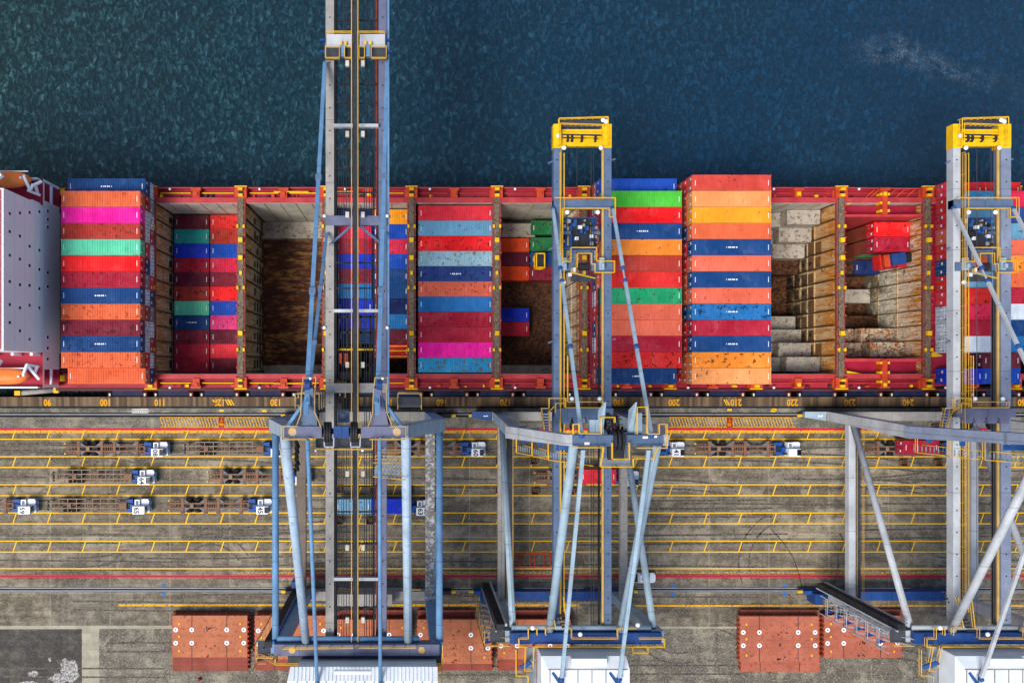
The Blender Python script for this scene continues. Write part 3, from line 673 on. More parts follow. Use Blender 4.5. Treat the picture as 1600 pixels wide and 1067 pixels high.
# ---- deckhouse
XW = -57.0
dh = MB(); dh.box(-95, XW, 2.9, 25.7, 9.0, 28.7).build('deckhouse', M['shipwhite'], ship)
MB().box(-95, XW - .02, -2.5, 2.88, 9.0, 9.4).build('house_deck', M['shipdeck'], ship)
MB().box(-95, XW - .02, 25.72, 29.9, 9.0, 9.4).build('house_deck', M['shipdeck'], ship)
for y0, y1 in ((25.71, 29.9), (-2.6, 2.89)):      # wings: frame boards round the openings
    mb = MB(); yl = (y0, y0 + (.9 if y1 > 10 else .4), y1 - (.35 if y1 > 10 else 2.2), y1) if y1 > 10 else (y0, y0 + .45, y0 + 2.9, y1)
    for za, zb in ((9.4, 12.4), (12.4, 15.6)):
        mb.box(XW - .3, XW, yl[0], yl[1], za, zb); mb.box(XW - .3, XW, yl[2], yl[3], za, zb)
        mb.box(XW - .3, XW, yl[1] + .001, yl[2] - .001, zb - .45, zb)
    mb.build('house_wing', M['shipwhite'], ship)
    for za in (12.35, 15.6):
        MB().box(-95, XW - .02, y0, y1, za - .12, za + .02).build('house_deck', M['shipdeck'], ship)
    for xx in (-57.6, -60.5, -64): MB().box(xx - .2, xx + .2, (y0 if y0 > 0 else y1 - .5), (y0 + .4 if y0 > 0 else y1 - .1), 12.4, 18.5).build('house_post', M['shipwhite'], ship)
    mb = MB(); yy = y1 - .15 if y1 > 10 else y0 + .1
    mb.box(-95, XW - .4, yy - .12, yy + .12, 15.65, 16.7); mb.build('wing_bulwark', M['shipwhite'], ship)
    mb = MB(); yy = (y0 + .8) if y0 > 0 else (y1 - .8); mb.box(XW - .75, XW - .35, min(yy - .3, yy + .3), max(yy - .3, yy + .3), 9.4, 15.4); mb.build('ladder', M['railworn'], ship)
# next block up, set back, with a railed deck
MB().box(-95, -62.5, .5, 27.8, 28.72, 31).build('bridge_block', M['shipwhite'], ship)
MB().box(-62.4, XW - .3, 3.1, 25.5, 28.702, 28.75).build('monkey_deck', M['shipdeck'], ship)
MB().rail([(XW - .25, 3.0, 28.75), (XW - .25, 25.6, 28.75)], 1.1, .06, 1.6).build('deck_handrail', M['shipwhite'], ship)
mb = MB(); mb.beam((-57.6, 27.3, 28.2), (-59.5, 29.7, 28.2), .7, .9); mb.beam((-57.8, 1.6, 28.2), (-59.8, -1.2, 28.2), .7, .9); mb.build('wing_support', M['shipwhite'], ship)
wz = {74: 14.1, 60: 17.2, 46: 20.6, 31: 23.8, 15: 27.0}
cols = {15: [334, 362, 399, 440, 476, 504], 31: [333, 369, 405, 445, 481, 517], 46: [332, 385, 415, 446, 477, 530], 60: [331, 391, 421, 451, 481], 74: [330, 343, 355, 426, 448, 527, 544, 561]}
wf_ = MB(); 
for c_, ys in cols.items():
    z = wz[c_]
    for yy in ys:
        y = YD(yy, z)
        fr = MB().box(XW + .001, XW + .07, y - .28, y + .28, z - .42, z + .42).build('window', M['shipwhite'], ship)
        MB().box(XW + .071, XW + .09, y - .2, y + .2, z - .33, z + .33).build('pane', M['glass'], fr)
mb = MB()
for z in (15.7, 18.9, 22.3, 25.4): mb.box(XW + .001, XW + .05, 2.95, 25.65, z - .05, z + .05)
mb.build('wall_seam', M['house'], ship)
MB().box(-56.9, -56.0, -.6, 27.6, 8.5, 9.0).build('house_deck', M['maroonsteel'], ship)
for y in (YD(300), YD(591)): MB().box(XD(94), XD(101), y - .5, y + .5, 8.8, 9.5).build('mooring_box', M['yellow'], ship)
# lifeboats with davits
def lifeboat(cx, cy, z, label, flip):
    e = empty('lifeboat', (cx, cy, z), 0, label, 'lifeboat', 'lifeboats beside the deckhouse')
    n, m_ = 22, 14; mb = MB(); vs = []; L_ = 4.4
    for i in range(n + 1):
        t = -1 + 2 * i / n; k_ = max(.04, (1 - abs(t) ** 3.2)) ** .55
        for j in range(m_):
            a = 2 * PI * j / m_; cw = math.cos(a); sw = math.sin(a)
            vs.append((t * L_, 1.25 * k_ * (abs(cw) ** .75) * (1 if cw > 0 else -1), (1.15 if sw > 0 else 1.2) * k_ ** .8 * (abs(sw) ** .8) * (1 if sw > 0 else -1)))
    fs = [(i * m_ + j, i * m_ + (j + 1) % m_, (i + 1) * m_ + (j + 1) % m_, (i + 1) * m_ + j) for i in range(n) for j in range(m_)] + [tuple(range(m_))[::-1], tuple(range(n * m_, (n + 1) * m_))]
    mb.add(vs, fs).build('hull', M['lifeboat'], e, True)
    MB().box(-3.9, 3.9, 1.16, 1.32, -.12, .06).build('gunwale', M['white'], e)
    MB().box(-.35, .1, -.35, .35, 1.08, 1.2).build('hatch', M['dark'], e)
    for x in (1.2, 2.1): MB().ball((x, 0, 1.02), .16).build('vent', M['yellow'], e)
    for x in (-3.3, 3.3): MB().box(x - .15, x + .15, -.12, .12, .9, 1.3).build('hook', M['white'], e)
lifeboat(P(2, 280, 19.5).x, P(0, 280, 19.5).y, 19.2, 'orange lifeboat on the sea side of the white deckhouse', 1)
lifeboat(P(-1, 588, 18.5).x, P(0, 588, 18.5).y, 18.2, 'orange lifeboat on the quay side of the white deckhouse', -1)
for pts, nm in (([(37, 274, 20.5), (47, 297, 19), (44, 298, 16)], 0), ([(44, 298, 19), (62, 305, 17)], 0), ([(52, 288, 19), (47, 298, 19)], 0), ([(55, 287, 18.5), (59, 304, 17)], 0), ([(65, 284, 18), (52, 290, 19)], 0),
                ([(36, 587, 20), (42, 570, 19), (60, 573, 17)], 1), ([(42, 570, 19), (61, 592, 17)], 1), ([(43, 572, 19), (55, 585, 18)], 1), ([(58, 573, 17.5), (54, 584, 18)], 1)):
    mb = MB(); q = [P(*p) for p in pts]
    for a, c in zip(q, q[1:]): mb.beam(a, c, .35, .4)
    mb.build('davit', M['shipwhite'], ship)
# furled accommodation ladder
a = P(32, 614, 7); c = P(89, 609, 7)
gw = empty('gangway', ((a.x + c.x) / 2, (a.y + c.y) / 2, 7), 0, 'grey stowed gangway roll with yellow ends hanging off the ship beside the quay', 'gangway')
WORLD_PARTS[0] = True
MB().tube(a, c, .42, 12).build('ladder_roll', M['cgrey'], gw, True)
MB().box(a.x - .75, a.x + .2, a.y - .38, a.y + .38, 6.9, 7.6).build('end_bracket', M['yellow'], gw)
MB().box(c.x - .3, c.x + .5, c.y - .5, c.y + .9, 6.9, 7.7).build('end_bracket', M['yellow'], gw)
WORLD_PARTS[0] = False

# ------------------------------------------------------------------ containers
def container_proto(Lc, tag_):
    Wc, Hc = 2.438, 2.591
    body = MB(); body.box(.02, Lc - .02, -Wc / 2 + .03, Wc / 2 - .03, .14, Hc - .10)
    fr = body                                                              # corner posts, rails and castings
    for x in (0, Lc - .16):
        for y in (-Wc / 2, Wc / 2 - .16): fr.box(x, x + .16, y, y + .16, 0, Hc)
    for y in (-Wc / 2 + .005, Wc / 2 - .085): fr.box(.16, Lc - .16, y, y + .08, Hc - .13, Hc - .02); fr.box(.16, Lc - .16, y, y + .08, .02, .16)
    n = int((Lc - .4) / .28)                                               # side corrugation
    for i in range(n):
        x = .2 + (i + .25) * (Lc - .4) / n
        for y0, y1 in ((-Wc / 2 + .004, -Wc / 2 + .03), (Wc / 2 - .03, Wc / 2 - .004)): body.box(x, x + .13, y0, y1, .17, Hc - .14)
    roof = MB(); n = int((Lc - .5) / .38); pitch = (Lc - .5) / n; vs = []; prof = []
    roof.box(.161, .30, -Wc / 2 + .005, Wc / 2 - .005, Hc - .10, Hc - .012); roof.box(Lc - .30, Lc - .161, -Wc / 2 + .005, Wc / 2 - .005, Hc - .10, Hc - .012)
    for i in range(n):
        x = .25 + i * pitch; prof += [(x + .04, Hc - .075), (x + .08, Hc - .012), (x + pitch - .12, Hc - .012), (x + pitch - .07, Hc - .075)]
    ys = (-Wc / 2 + .09, Wc / 2 - .09)
    for (x, z) in prof: vs += [(x, ys[0], z), (x, ys[1], z)]
    roof.add(vs, [(2 * i, 2 * i + 2, 2 * i + 3, 2 * i + 1) for i in range(len(prof) - 1)])
    roof.box(.31, Lc - .31, -Wc / 2 + .086, -Wc / 2 + .16, Hc - .09, Hc - .02); roof.box(.31, Lc - .31, Wc / 2 - .16, Wc / 2 - .086, Hc - .09, Hc - .02)
    door = MB(); door.box(-.02, .018, -Wc / 2 + .17, -.012, .17, Hc - .12); door.box(-.02, .018, .012, Wc / 2 - .17, .17, Hc - .12)
    bars = MB()
    for y in (-.9, -.42, .42, .9): bars.tube((-.05, y, .12), (-.05, y, Hc - .08), .03, 5); bars.box(-.09, -.02, y - .12, y + .06, 1.0, 1.08)
    pl = MB()
    pl.box(-.035, -.021, .42, .86, 1.75, 2.1)
    code = MB()
    for xx in (.42, Lc - .50):
        for k_ in range(5): code.box(xx, xx + .10, -.42 + k_ * .17, -.42 + k_ * .17 + .13, Hc - .012, Hc - .004)
    logo = MB()
    for k_, wd in enumerate((.1, .28, .22, .3, .18, .26)): logo.box(Lc / 2 - .85 + k_ * .3, Lc / 2 - .85 + k_ * .3 + wd * .8, -.10, .10, Hc - .012, Hc - .004)
    return dict(L=Lc, body=body, roof=roof, door=door, bars=bars, plate=pl, code=code, logo=logo)
def as_mesh(mb, name, mat=None):
    me = bpy.data.meshes.new(name); me.from_pydata(mb.v, [], mb.f); me.materials.append(mat); me.update(); return me
PR = {}
for Lc, key in ((12.19, 40), (6.06, 20)):
    p = container_proto(Lc, key)
    PR[key] = {k_: (as_mesh(v_, 'container_' + k_, {'bars': M['gusset'], 'plate': M['white'], 'code': M['white'], 'logo': M['white']}.get(k_)) if isinstance(v_, MB) else v_) for k_, v_ in p.items()}
def oget(me, name, mat, parent):
    o = bpy.data.objects.new(name, me); COL.objects.link(o); o.parent = parent
    if mat: o.material_slots[0].link = 'OBJECT'; o.material_slots[0].material = mat
    return o
def container(x, y, ztop, color, label, group, size=40, flip=False, logo=False, rz=0, tilt=None, code=True):
    """x = left end; y = centre line; ztop = height of the roof"""
    pr = PR[size]; L_ = pr['L']
    e = empty('shipping_container', (x + (L_ if flip else 0), y, ztop - 2.591), (PI if flip else 0) + rz, label, 'container', group)
    if tilt: e.rotation_euler = tilt
    m = cmat(color)
    oget(pr['body'], 'body', m, e); oget(pr['roof'], 'roof', m, e); d = oget(pr['door'], 'door', m, e)
    oget(pr['bars'], 'locking_bar', None, d); oget(pr['plate'], 'placard', None, d); o2 = oget(pr['plate'], 'placard', None, d); o2.location = (0, -1.28, -.2)
    if code: oget(pr['code'], 'roof_code', None, e)
    if logo: oget(pr['logo'], 'roof_lettering', None, e)
    return e
ORD = ['first', 'second', 'third', 'fourth', 'fifth', 'sixth', 'seventh', 'eighth', 'ninth', 'tenth', 'eleventh', 'twelfth', 'thirteenth']
NUM = ['one', 'two', 'three', 'four']
def cn(c): return CNAME[c]
def stack(xl, rows, ztops, place, group, flip=False, tiers=3, low=None, ycent=29.0, pitch=2.48, logos=()):
    for r, c in enumerate(rows):
        y = ycent - r * pitch; zt = ztops.get(r, ztops['d'])
        nb = []
        container(xl, y, zt, c, f"{cn(c)} top container, {ORD[r]} row from sea, {place}", group, 40, flip, r in logos)
        zz = zt - 2.62; t = 2
        while zz > 11.5:
            lc = low[(r * 3 + t) % len(low)]
            container(xl, y, zz, lc, f"{cn(lc)} container, {NUM[t - 2]} below top, {ORD[r]} row from sea, {place}", group, 40, flip, False, code=False)
            zz -= 2.62; t += 1
ZT = 16.95
lowpal = ['red', 'orange', 'salmon', 'navy', 'brick', 'scarlet', 'white', 'orange', 'red']
gA = 'containers stacked beside the deckhouse'
xA = (95 - 640) / (9 * H / (H - ZT))
stack(xA, ['navy', 'orange', 'magenta', 'brick', 'mint', 'brightred', 'crimson', 'navy', 'orange', 'darkcrimson', 'navy', 'orange', 'orange'],
      {'d': ZT, 0: ZT - 2.62, 12: ZT - 2.62}, 'beside the white deckhouse', gA, True, low=['red', 'white', 'white', 'navy', 'white', 'brick', 'grey'], logos=(0, 7, 10))
xF = frames[5] + 1.45
gF = 'containers stacked right of the middle crane'
stack(xF, ['blue', 'lime', 'brightred', 'navy', 'amber', 'brick', 'red', 'green', 'salmon', 'salmon', 'crimson', 'red', 'navy'],
      {'d': ZT, 0: ZT - 2.62, 12: ZT - 2.62}, 'right of the middle crane', gF, False, low=lowpal, logos=(3, 12))
xG = frames[6] + 1.45
gG = 'containers stacked in the tallest deck block'
stack(xG - .2, ['coral', 'lightorange', 'yellow', 'orange', 'navy', 'salmon', 'navy', 'salmon', 'steel', 'crimson', 'navy', 'amber', 'lightorange'],
      {'d': ZT}, 'left of the rusty stepped hold', gG, False, low=['orange', 'navy', 'red', 'orange', 'scarlet'], logos=(4, 6, 8, 10))
# bay 9, behind the right-hand crane: two 20-foot columns
gH = 'containers stacked behind the right-hand crane'
xH = frames[9] + 1.5
L9 = ['scarlet', 'cyan', 'lightblue', 'steel', 'grey', 'orange', 'lightblue', 'red', 'rose', 'crimson', 'white', None, 'royal']
R9 = ['red', 'rose', 'slate', 'lightblue', 'salmon', 'amber', 'orange', 'crimson', 'white', 'navy', 'steel', 'maroon', 'blue']
E9 = ['red', 'red', 'scarlet', 'salmon', 'red', 'navy', 'red', 'scarlet', 'white', 'white', 'white', None, 'red']
for r in range(13):
    y = 29.0 - r * 2.48
    for j, (cl_, xx) in enumerate(((L9, xH), (R9, xH + 6.1))):
        c = cl_[r]
        if not c: continue
        zt = ZT if 0 < r < 11 else ZT - 5.2
        container(xx, y, zt, c, f"{cn(c)} top container, {ORD[r]} row from sea, {'left' if j == 0 else 'right'} column behind right-hand crane", gH, 20)
        zz = zt - 2.62; t = 1
        while zz > 11.5 and j == 0:
            lc = E9[r] or 'red'
            container(xx, y, zz, lc, f"{cn(lc)} container, {NUM[t - 1]} below top, {ORD[r]} row from sea, behind right-hand crane", gH, 20, code=False)
            zz -= 2.62; t += 1
# holds: rows from the sea side at 2.48 m
def hrow(k_): return YN0 - .36 - 1.22 + .0 - k_ * 2.48
gB = 'containers in the hold beside the deckhouse stack'
B_l = ['maroon', 'teal', 'royal', 'crimson', 'maroon', 'brick', 'teal', 'navy', 'darkcrimson', 'crimson', 'crimson']
B_r = ['red', 'brick', 'blue', 'rose', 'darkcrimson', 'brightred', 'blue', 'pink', 'maroon', 'scarlet', 'darkcrimson']
x0 = P(272, 0, .3).x
for r in range(11):
    for j, c in enumerate((B_l[r], B_r[r])):
        if r == 6 and j == 0: c = 'mint'
        container(x0 + j * 6.28, hrow(r), .3, c, f"{cn(c)} container, {ORD[r]} row from sea, {'left' if j == 0 else 'right'} column, hold left of the empty one", gB, 20, logo=(r == 7 and j == 0))
gD = 'containers in the hold under the left crane'
D_l = ['deepblue', 'rose', 'crimson', 'royal', 'darkcrimson', 'steel', 'royal', 'royal', 'navy']
D_r = ['yellow', 'blue', 'rose', 'blue', 'navy', 'navy', 'deepblue', 'steel', 'maroon']
x0 = frames[2] + 1.2
for r in range(9):
    zt = 5.4 if r < 6 else 3.0
    for j, c in enumerate((D_l[r], D_r[r])):
        z = zt if not (r == 8) else 1.0
        t_ = container(x0 + j * 6.15, hrow(r), z, c, f"{cn(c)} container, {ORD[r]} row from sea, {'left' if j == 0 else 'right'} column, hold under the left crane", gD, 20)
        MB().box(t_.location.x + .1, t_.location.x + 5.96, t_.location.y - 1.1, t_.location.y + 1.1, -9.19, t_.location.z - .01).build('hold_step', M['hatchd'], ship)
c20 = container(x0 + 6.15, hrow(9), -1.5, 'red', 'red 20-foot container with yellow stripes low in the hold under the left crane', gD, 20)
for dy in (-.9, .1, .9): MB().box(.1, 5.95, dy - .09, dy + .09, 2.582, 2.62).build('roof_stripe', M['yellow'], c20)
MB().box(x0 + 6.2, x0 + 12.1, hrow(9) - 1.1, hrow(9) + 1.1, -9.19, -4.1).build('hold_step', M['hatchd'], ship)
gE = 'containers flush with the deck between two lashing bridges'
E_ = ['scarlet', 'lightblue', 'brightred', 'paleblue', 'slate', 'salmon', 'steel', 'crimson', 'crimson', 'magenta', 'cyan']
x0 = P(653.5, 0, 8.8).x
for r, c in enumerate(E_):
    container(x0, hrow(r), 8.9, c, f"{cn(c)} container, {ORD[r]} row from sea, in the full hold right of left crane", gE, 40, logo=(r == 4))
gM = 'containers in the part-filled middle hold'
for (px0, px1, py, z, c) in ((785, 0, 383, -2.5, 'hotorange'), (785, 0, 405, -2.5, 'maroon'), (785, 0, 427, -2.5, 'hotorange'), (830, 0, 356, -2.3, 'darkgreen'), (829, 0, 382, -2.5, 'darkgreen'), (829, 0, 405, -2.5, 'navy'), (828, 0, 427, -2.5, 'darkcrimson'),
                              (785, 1, 492, -4.9, 'royal'), (785, 1, 514, -4.9, 'crimson')):
    if px0 == 785: px0 = 827 - 6.06 * 9 * H / (H - z)
    q = P(px0, py, z)
    t_ = container(q.x, q.y, z, c, f"{cn(c)} container, {'left' if px0 < 800 else 'right'} column of middle hold, {'beside the hold wall' if py < 360 else 'second from the wall' if py < 395 else 'third from the wall' if py < 410 else 'fourth from the wall' if py < 430 else 'upper one of the low pair' if py < 500 else 'lower one of the low pair'}", gM, 20)
    if py < 430: MB().box(q.x + .1, q.x + 5.96, q.y - 1.1, q.y + 1.1, -9.18, z - 2.6).build('hold_step', M['hatchd'], ship)
    else: MB().box(q.x + .1, q.x + 5.96, q.y - 1.1, q.y + 1.1, -9.18, z - 2.6).build('hold_step', M['hatchd'], ship)
q = P(775, 361, -3); MB().box(q.x + 1, q.x + 6.9, q.y - 1.1, q.y + 1.3, -9.18, -3).build('tank_step', M['tankpale'], ship)
# platform with yellow access frame in the middle hold
q = P(847, 405, 2)
ac = empty('access_cage', (q.x, q.y, -2.4), 0, 'orange steel access cage standing on the navy container in the middle hold', 'cage')
mb = MB()
for sx_ in (-.7, .7):
    for sy_ in (-1.2, 1.2): mb.box(sx_ - .12, sx_ + .12, sy_ - .12, sy_ + .12, 0, 2.6)
for z in (.1, 2.5): 
    mb.box(-.7, .7, -1.3, -1.1, z, z + .2); mb.box(-.7, .7, 1.1, 1.3, z, z + .2); mb.box(-.8, -.6, -1.2, 1.2, z, z + .2); mb.box(.6, .8, -1.2, 1.2, z, z + .2)
mb.build('frame', M['yellow'], ac); MB().box(-.6, .6, -1.1, 1.1, 2.2, 2.3).build('platform', M['dark'], ac)
# forward hold
gK = 'containers in the forward hold'
for (px, py, z, c, lb, size, log) in ((1366, 358.5, 6.0, 'brightred', 'bright red 20-foot container against the sea-side wall of the forward hold', 20, 0), (1366, 382, 6.0, 'crimson', 'crimson 20-foot container beside the bright red one in the forward hold', 20, 0),
                                   (1346, 388, 1.0, 'green', 'green 20-foot container half hidden under the crimson one', 20, 0), (1335, 418, -3.6, 'deepblue', 'dark blue 20-foot container with streaked paint in the forward hold', 20, 0)):
    q = P(px, py, z); container(q.x, q.y, z, c, lb, gK, size)
    if c != 'green': MB().box(q.x + .1, q.x + 5.96, q.y - 1.1, q.y + 1.1, -9.18, z - 2.6).build('hold_step', M['hatchd'], ship)
q = P(1374, 409, 6.4); fr_ = empty('flat_rack', (q.x, q.y - .1, 4.2), math.radians(7), 'crimson flat rack carrying blue machinery, tilted over the forward hold', 'flat rack')
MB().box(0, 7.2, -1.22, 1.22, 0, .5).build('base', cmat('crimson'), fr_)
MB().box(0, .25, -1.22, 1.22, .5, 2.4).build('end_wall', cmat('red'), fr_)
MB().box(1.0, 2.0, -.9, 1.1, .5, 1.9).build('winch', M['orangered'], fr_)
MB().box(2.2, 4.6, -.7, 1.15, .5, 2.1).build('tank', M['cdeep'], fr_)
MB().tube((5.2, .2, .5), (5.2, .2, 2.0), .8, 16).build('reel', M['rubber'], fr_)
MB().box(6.1, 7.1, -.8, 1.1, .5, 1.7).build('generator', M['cdeep'], fr_)

# ------------------------------------------------------------------ hatch covers stored on the quay
def hatch_cover(x0, x1, yc, wd, z0, mat, mat2, label, ring=True, th=.85):
    e = empty('hatch_cover', ((x0 + x1) / 2, yc, z0), 0, label, 'hatch cover', 'hatch covers laid on the quay')
    hl = (x1 - x0) / 2; hw = wd / 2
    mb = MB(); mb.cur = 0; mb.box(-hl, hl, -hw, hw, .12, th); mb.cur = 1
    for k_ in range(int(hl * 2 / 1.1)):
        x = -hl + .3 + k_ * 1.1; mb.box(x, x + .12, -hw - .1, -hw + .01, .05, th - .12); mb.box(x, x + .12, hw - .01, hw + .1, .05, th - .12)
    for k_ in range(int(wd / .8)):
        y = -hw + .2 + k_ * .8; mb.box(-hl - .14, -hl + .01, y, y + .3, .05, th - .1); mb.box(hl - .01, hl + .2, y, y + .3, .05, th - .1)
    mb.build('panel', [mat, mat2], e)
    gr = MB()
    for x in (-hl + 3.3, hl - 3.5):
        gr.box(x - .05, x + .05, .9, hw - .05, th + .001, th + .03); gr.box(x - .05, x + .05, -hw + .05, -1.2, th + .001, th + .03)
    gr.build('slot', M['dark'], e)
    sm = MB()
    for k_ in range(1, int(wd / 1.22)):
        sm.box(-hl + .1, hl - .1, -hw + k_ * 1.22 - .02, -hw + k_ * 1.22 + .02, th + .001, th + .012)
    sm.build('panel_seam', mat2, e)
    if ring:
        for x in (-hl + .55, -hl + 3.3, hl - 3.5, hl - .6):
            for y in (1.15, -1.1): MB().ring((x, y, 0), .16, .39, th + .035, 14).build('lifting_ring', M['white'], e)
        yb = MB()
        for x in (-hl + 1.1, hl - 1.2):
            for y in (hw - 1.4, 0, -hw + 1.1): yb.box(x - .12, x + .12, y - .18, y + .18, th + .001, th + .05)
        yb.build('position_mark', M['yline'], e)
        db = MB()
        for _ in range(16):
            x = random.gauss(0, .5); y = random.choice((1.3, -1.1, -hw + .4)) + random.gauss(0, .25); r_ = random.uniform(.04, .14)
            db.box(x - r_, x + r_, y - r_, y + r_, th + .001, th + .04)
        db.build('socket', M['dark'], e)
    return e
hs = [(270, 387, 957, 1048, 962, 1027, 'hatch', 'in the leftmost pile, lying clear of all cranes'), (399, 512, 957, 1047, 962, 1030, 'hatch', 'in the pile at the left legs of the left crane'),
      (524, 641, 953, 1047, 968, 1037, 'hatch', 'in the pile below the boom of the left crane'), (653, 769, 953, 1047, 968, 1037, 'hatch', 'in the pile right of the left crane'),
      (779, 893, 953, 1047, 968, 1030, 'hatch', 'in the pile below the middle crane'), (1158, 1281, 953, 1049, 963, 1034, 'hatchp', 'in the pink pile left of the stair tower'),
      (1290, 1410, 952, 1020, 962, 1028, 'hatchp', 'beside the stair tower of the right-hand crane')]
for (xa, xb, l0, l1, t0, t1, m_, where) in hs:
    a = P(xa, l0, .9); c = P(xb, l1, .9)
    hatch_cover(a.x, c.x, (a.y + c.y) / 2, a.y - c.y, 0, M['hatchd'] if m_ == 'hatch' else M['hatchp'], M['orangered'], 'lowest hatch cover ' + where, False)
    a2 = P(xa - 1, t0, 2.8); c2 = P(xb - 1, t1, 2.8)
    hatch_cover(a2.x + .1, c2.x + .2, (a2.y + c2.y) / 2 - .1, a2.y - c2.y + .2, .87, M['hatchd'], M['hatchd'], 'middle hatch cover ' + where, False)
    hatch_cover(a2.x, c2.x, (a2.y + c2.y) / 2, a2.y - c2.y, 1.74, M[m_], M['orangered'], 'top hatch cover ' + where)

# ------------------------------------------------------------------ trailers, tractors, bins
def trailer_a():
    e = empty('skeletal_trailer', (0, 0, 0))
    mb = MB()
    for y in (-.42, .42): mb.box(0.3, 13.6, y - .1, y + .1, 1.05, 1.35)
    for x0, x1 in ((2.1, 6.6), (7.9, 11.9)):
        for y in (-1.15, 1.15): mb.box(x0, x1, y - .09, y + .09, 1.1, 1.3)
        n = 3
        for i in range(n + 1):
            x = x0 + (x1 - x0) * i / n; mb.box(x - .07, x + .07, -1.21, 1.21, 1.08, 1.28)
            if i < n: mb.beam((x, -.4, 1.2), (x + (x1 - x0) / n, .4, 1.2), .07, .08)
    for s_ in (-1, 1):
        mb.beam((.8, s_ * .4, 1.2), (2.1, s_ * 1.15, 1.2), .08, .1); mb.beam((6.6, s_ * 1.15, 1.2), (7.9, s_ * .5, 1.2), .08, .1)
        mb.beam((7.0, s_ * .5, 1.2), (7.9, s_ * 1.15, 1.2), .08, .1); mb.beam((11.9, s_ * 1.15, 1.2), (13.0, s_ * .42, 1.2), .08, .1)
    for x in (.9, 1.3, 7.0, 7.3, 7.6): mb.box(x - .05, x + .05, -.45, .45, 1.06, 1.3)
    mb.build('chassis', M['rustframe2'], e)
    MB().box(.1, .32, -.85, .85, .9, 1.3).build('rear_bumper', M['dark'], e)
    MB().box(12.4, 13.6, -.5, .5, 1.36, 1.42).build('kingpin_plate', M['rustframe'], e); MB().box(13.6, 13.75, -.95, .95, 1.1, 1.45).build('front_bolster', M['rustframe'], e)
    MB().box(3.5, 4.2, -.4, .4, 1.36, 1.42).build('centre_plate', M['rustframe'], e)
    for x in (3.1, 4.6):
        for y in (-.95, .95): MB().tube((x, y - .28, .52), (x, y + .28, .52), .52, 14).build('wheel', M['rubber'], e)
    MB().box(2.6, 5.2, -.5, .5, .5, .95).build('axle_bogie', M['dark'], e)
    return e
def trailer_b():
    e = empty('skeletal_trailer', (0, 0, 0))
    mb = MB()
    for y in (-.39, .39): mb.box(.6, 14.0, y - .11, y + .11, 1.05, 1.35)
    for y in (-.8, .8): mb.box(.4, 2.3, y - .05, y + .05, 1.0, 1.2); mb.box(6.9, 8.5, y * .8 - .05, y * .8 + .05, 1.0, 1.2); mb.box(12.8, 14.0, y - .06, y + .06, 1.0, 1.2)
    for x in (.45, .9, 1.4, 1.9, 7.1, 7.5, 7.9, 8.3, 9.6, 10.9, 13.1, 13.9): mb.box(x - .06, x + .06, -.82 if x < 9 or x > 12 else -.38, .82 if x < 9 or x > 12 else .38, 1.02, 1.22)
    mb.build('chassis', M['rustframe'], e)
    bo = MB()
    for x in (2.6, 6.6, 8.75, 12.66):
        b2 = MB(); b2.box(x - .22, x + .22, -1.22, 1.22, 1.1, 1.4); b2.box(x - .32, x + .32, -1.32, -1.05, 1.08, 1.5); b2.box(x - .32, x + .32, 1.05, 1.32, 1.08, 1.5)
        b2.build('bolster', M['rustframe'], e)
    g_ = MB()
    for x, d in ((2.82, 1), (6.38, -1), (8.97, 1), (12.44, -1)):
        for s_ in (-1, 1): MB().prism([(x, s_ * .48), (x + d * .95, s_ * .48), (x, s_ * 1.15)] if d * s_ > 0 else [(x, s_ * .48), (x, s_ * 1.15), (x + d * .95, s_ * .48)], 1.15, 1.25).build('gusset', M['gusset'], e)
    MB().box(3.9, 4.5, -.36, .36, 1.36, 1.42).build('centre_plate', M['rustframe2'], e)
    for x in (3.6, 5.1):
        for y in (-.95, .95): MB().tube((x, y - .28, .52), (x, y + .28, .52), .52, 14).build('wheel', M['rubber'], e)
    MB().box(3.0, 5.7, -.5, .5, .5, .95).build('axle_bogie', M['dark'], e)
    for y in (-.85, .85): MB().box(.1, .3, y - .12, y + .12, .9, 1.25).build('tail_lamp', M['yellow'], e)
    return e
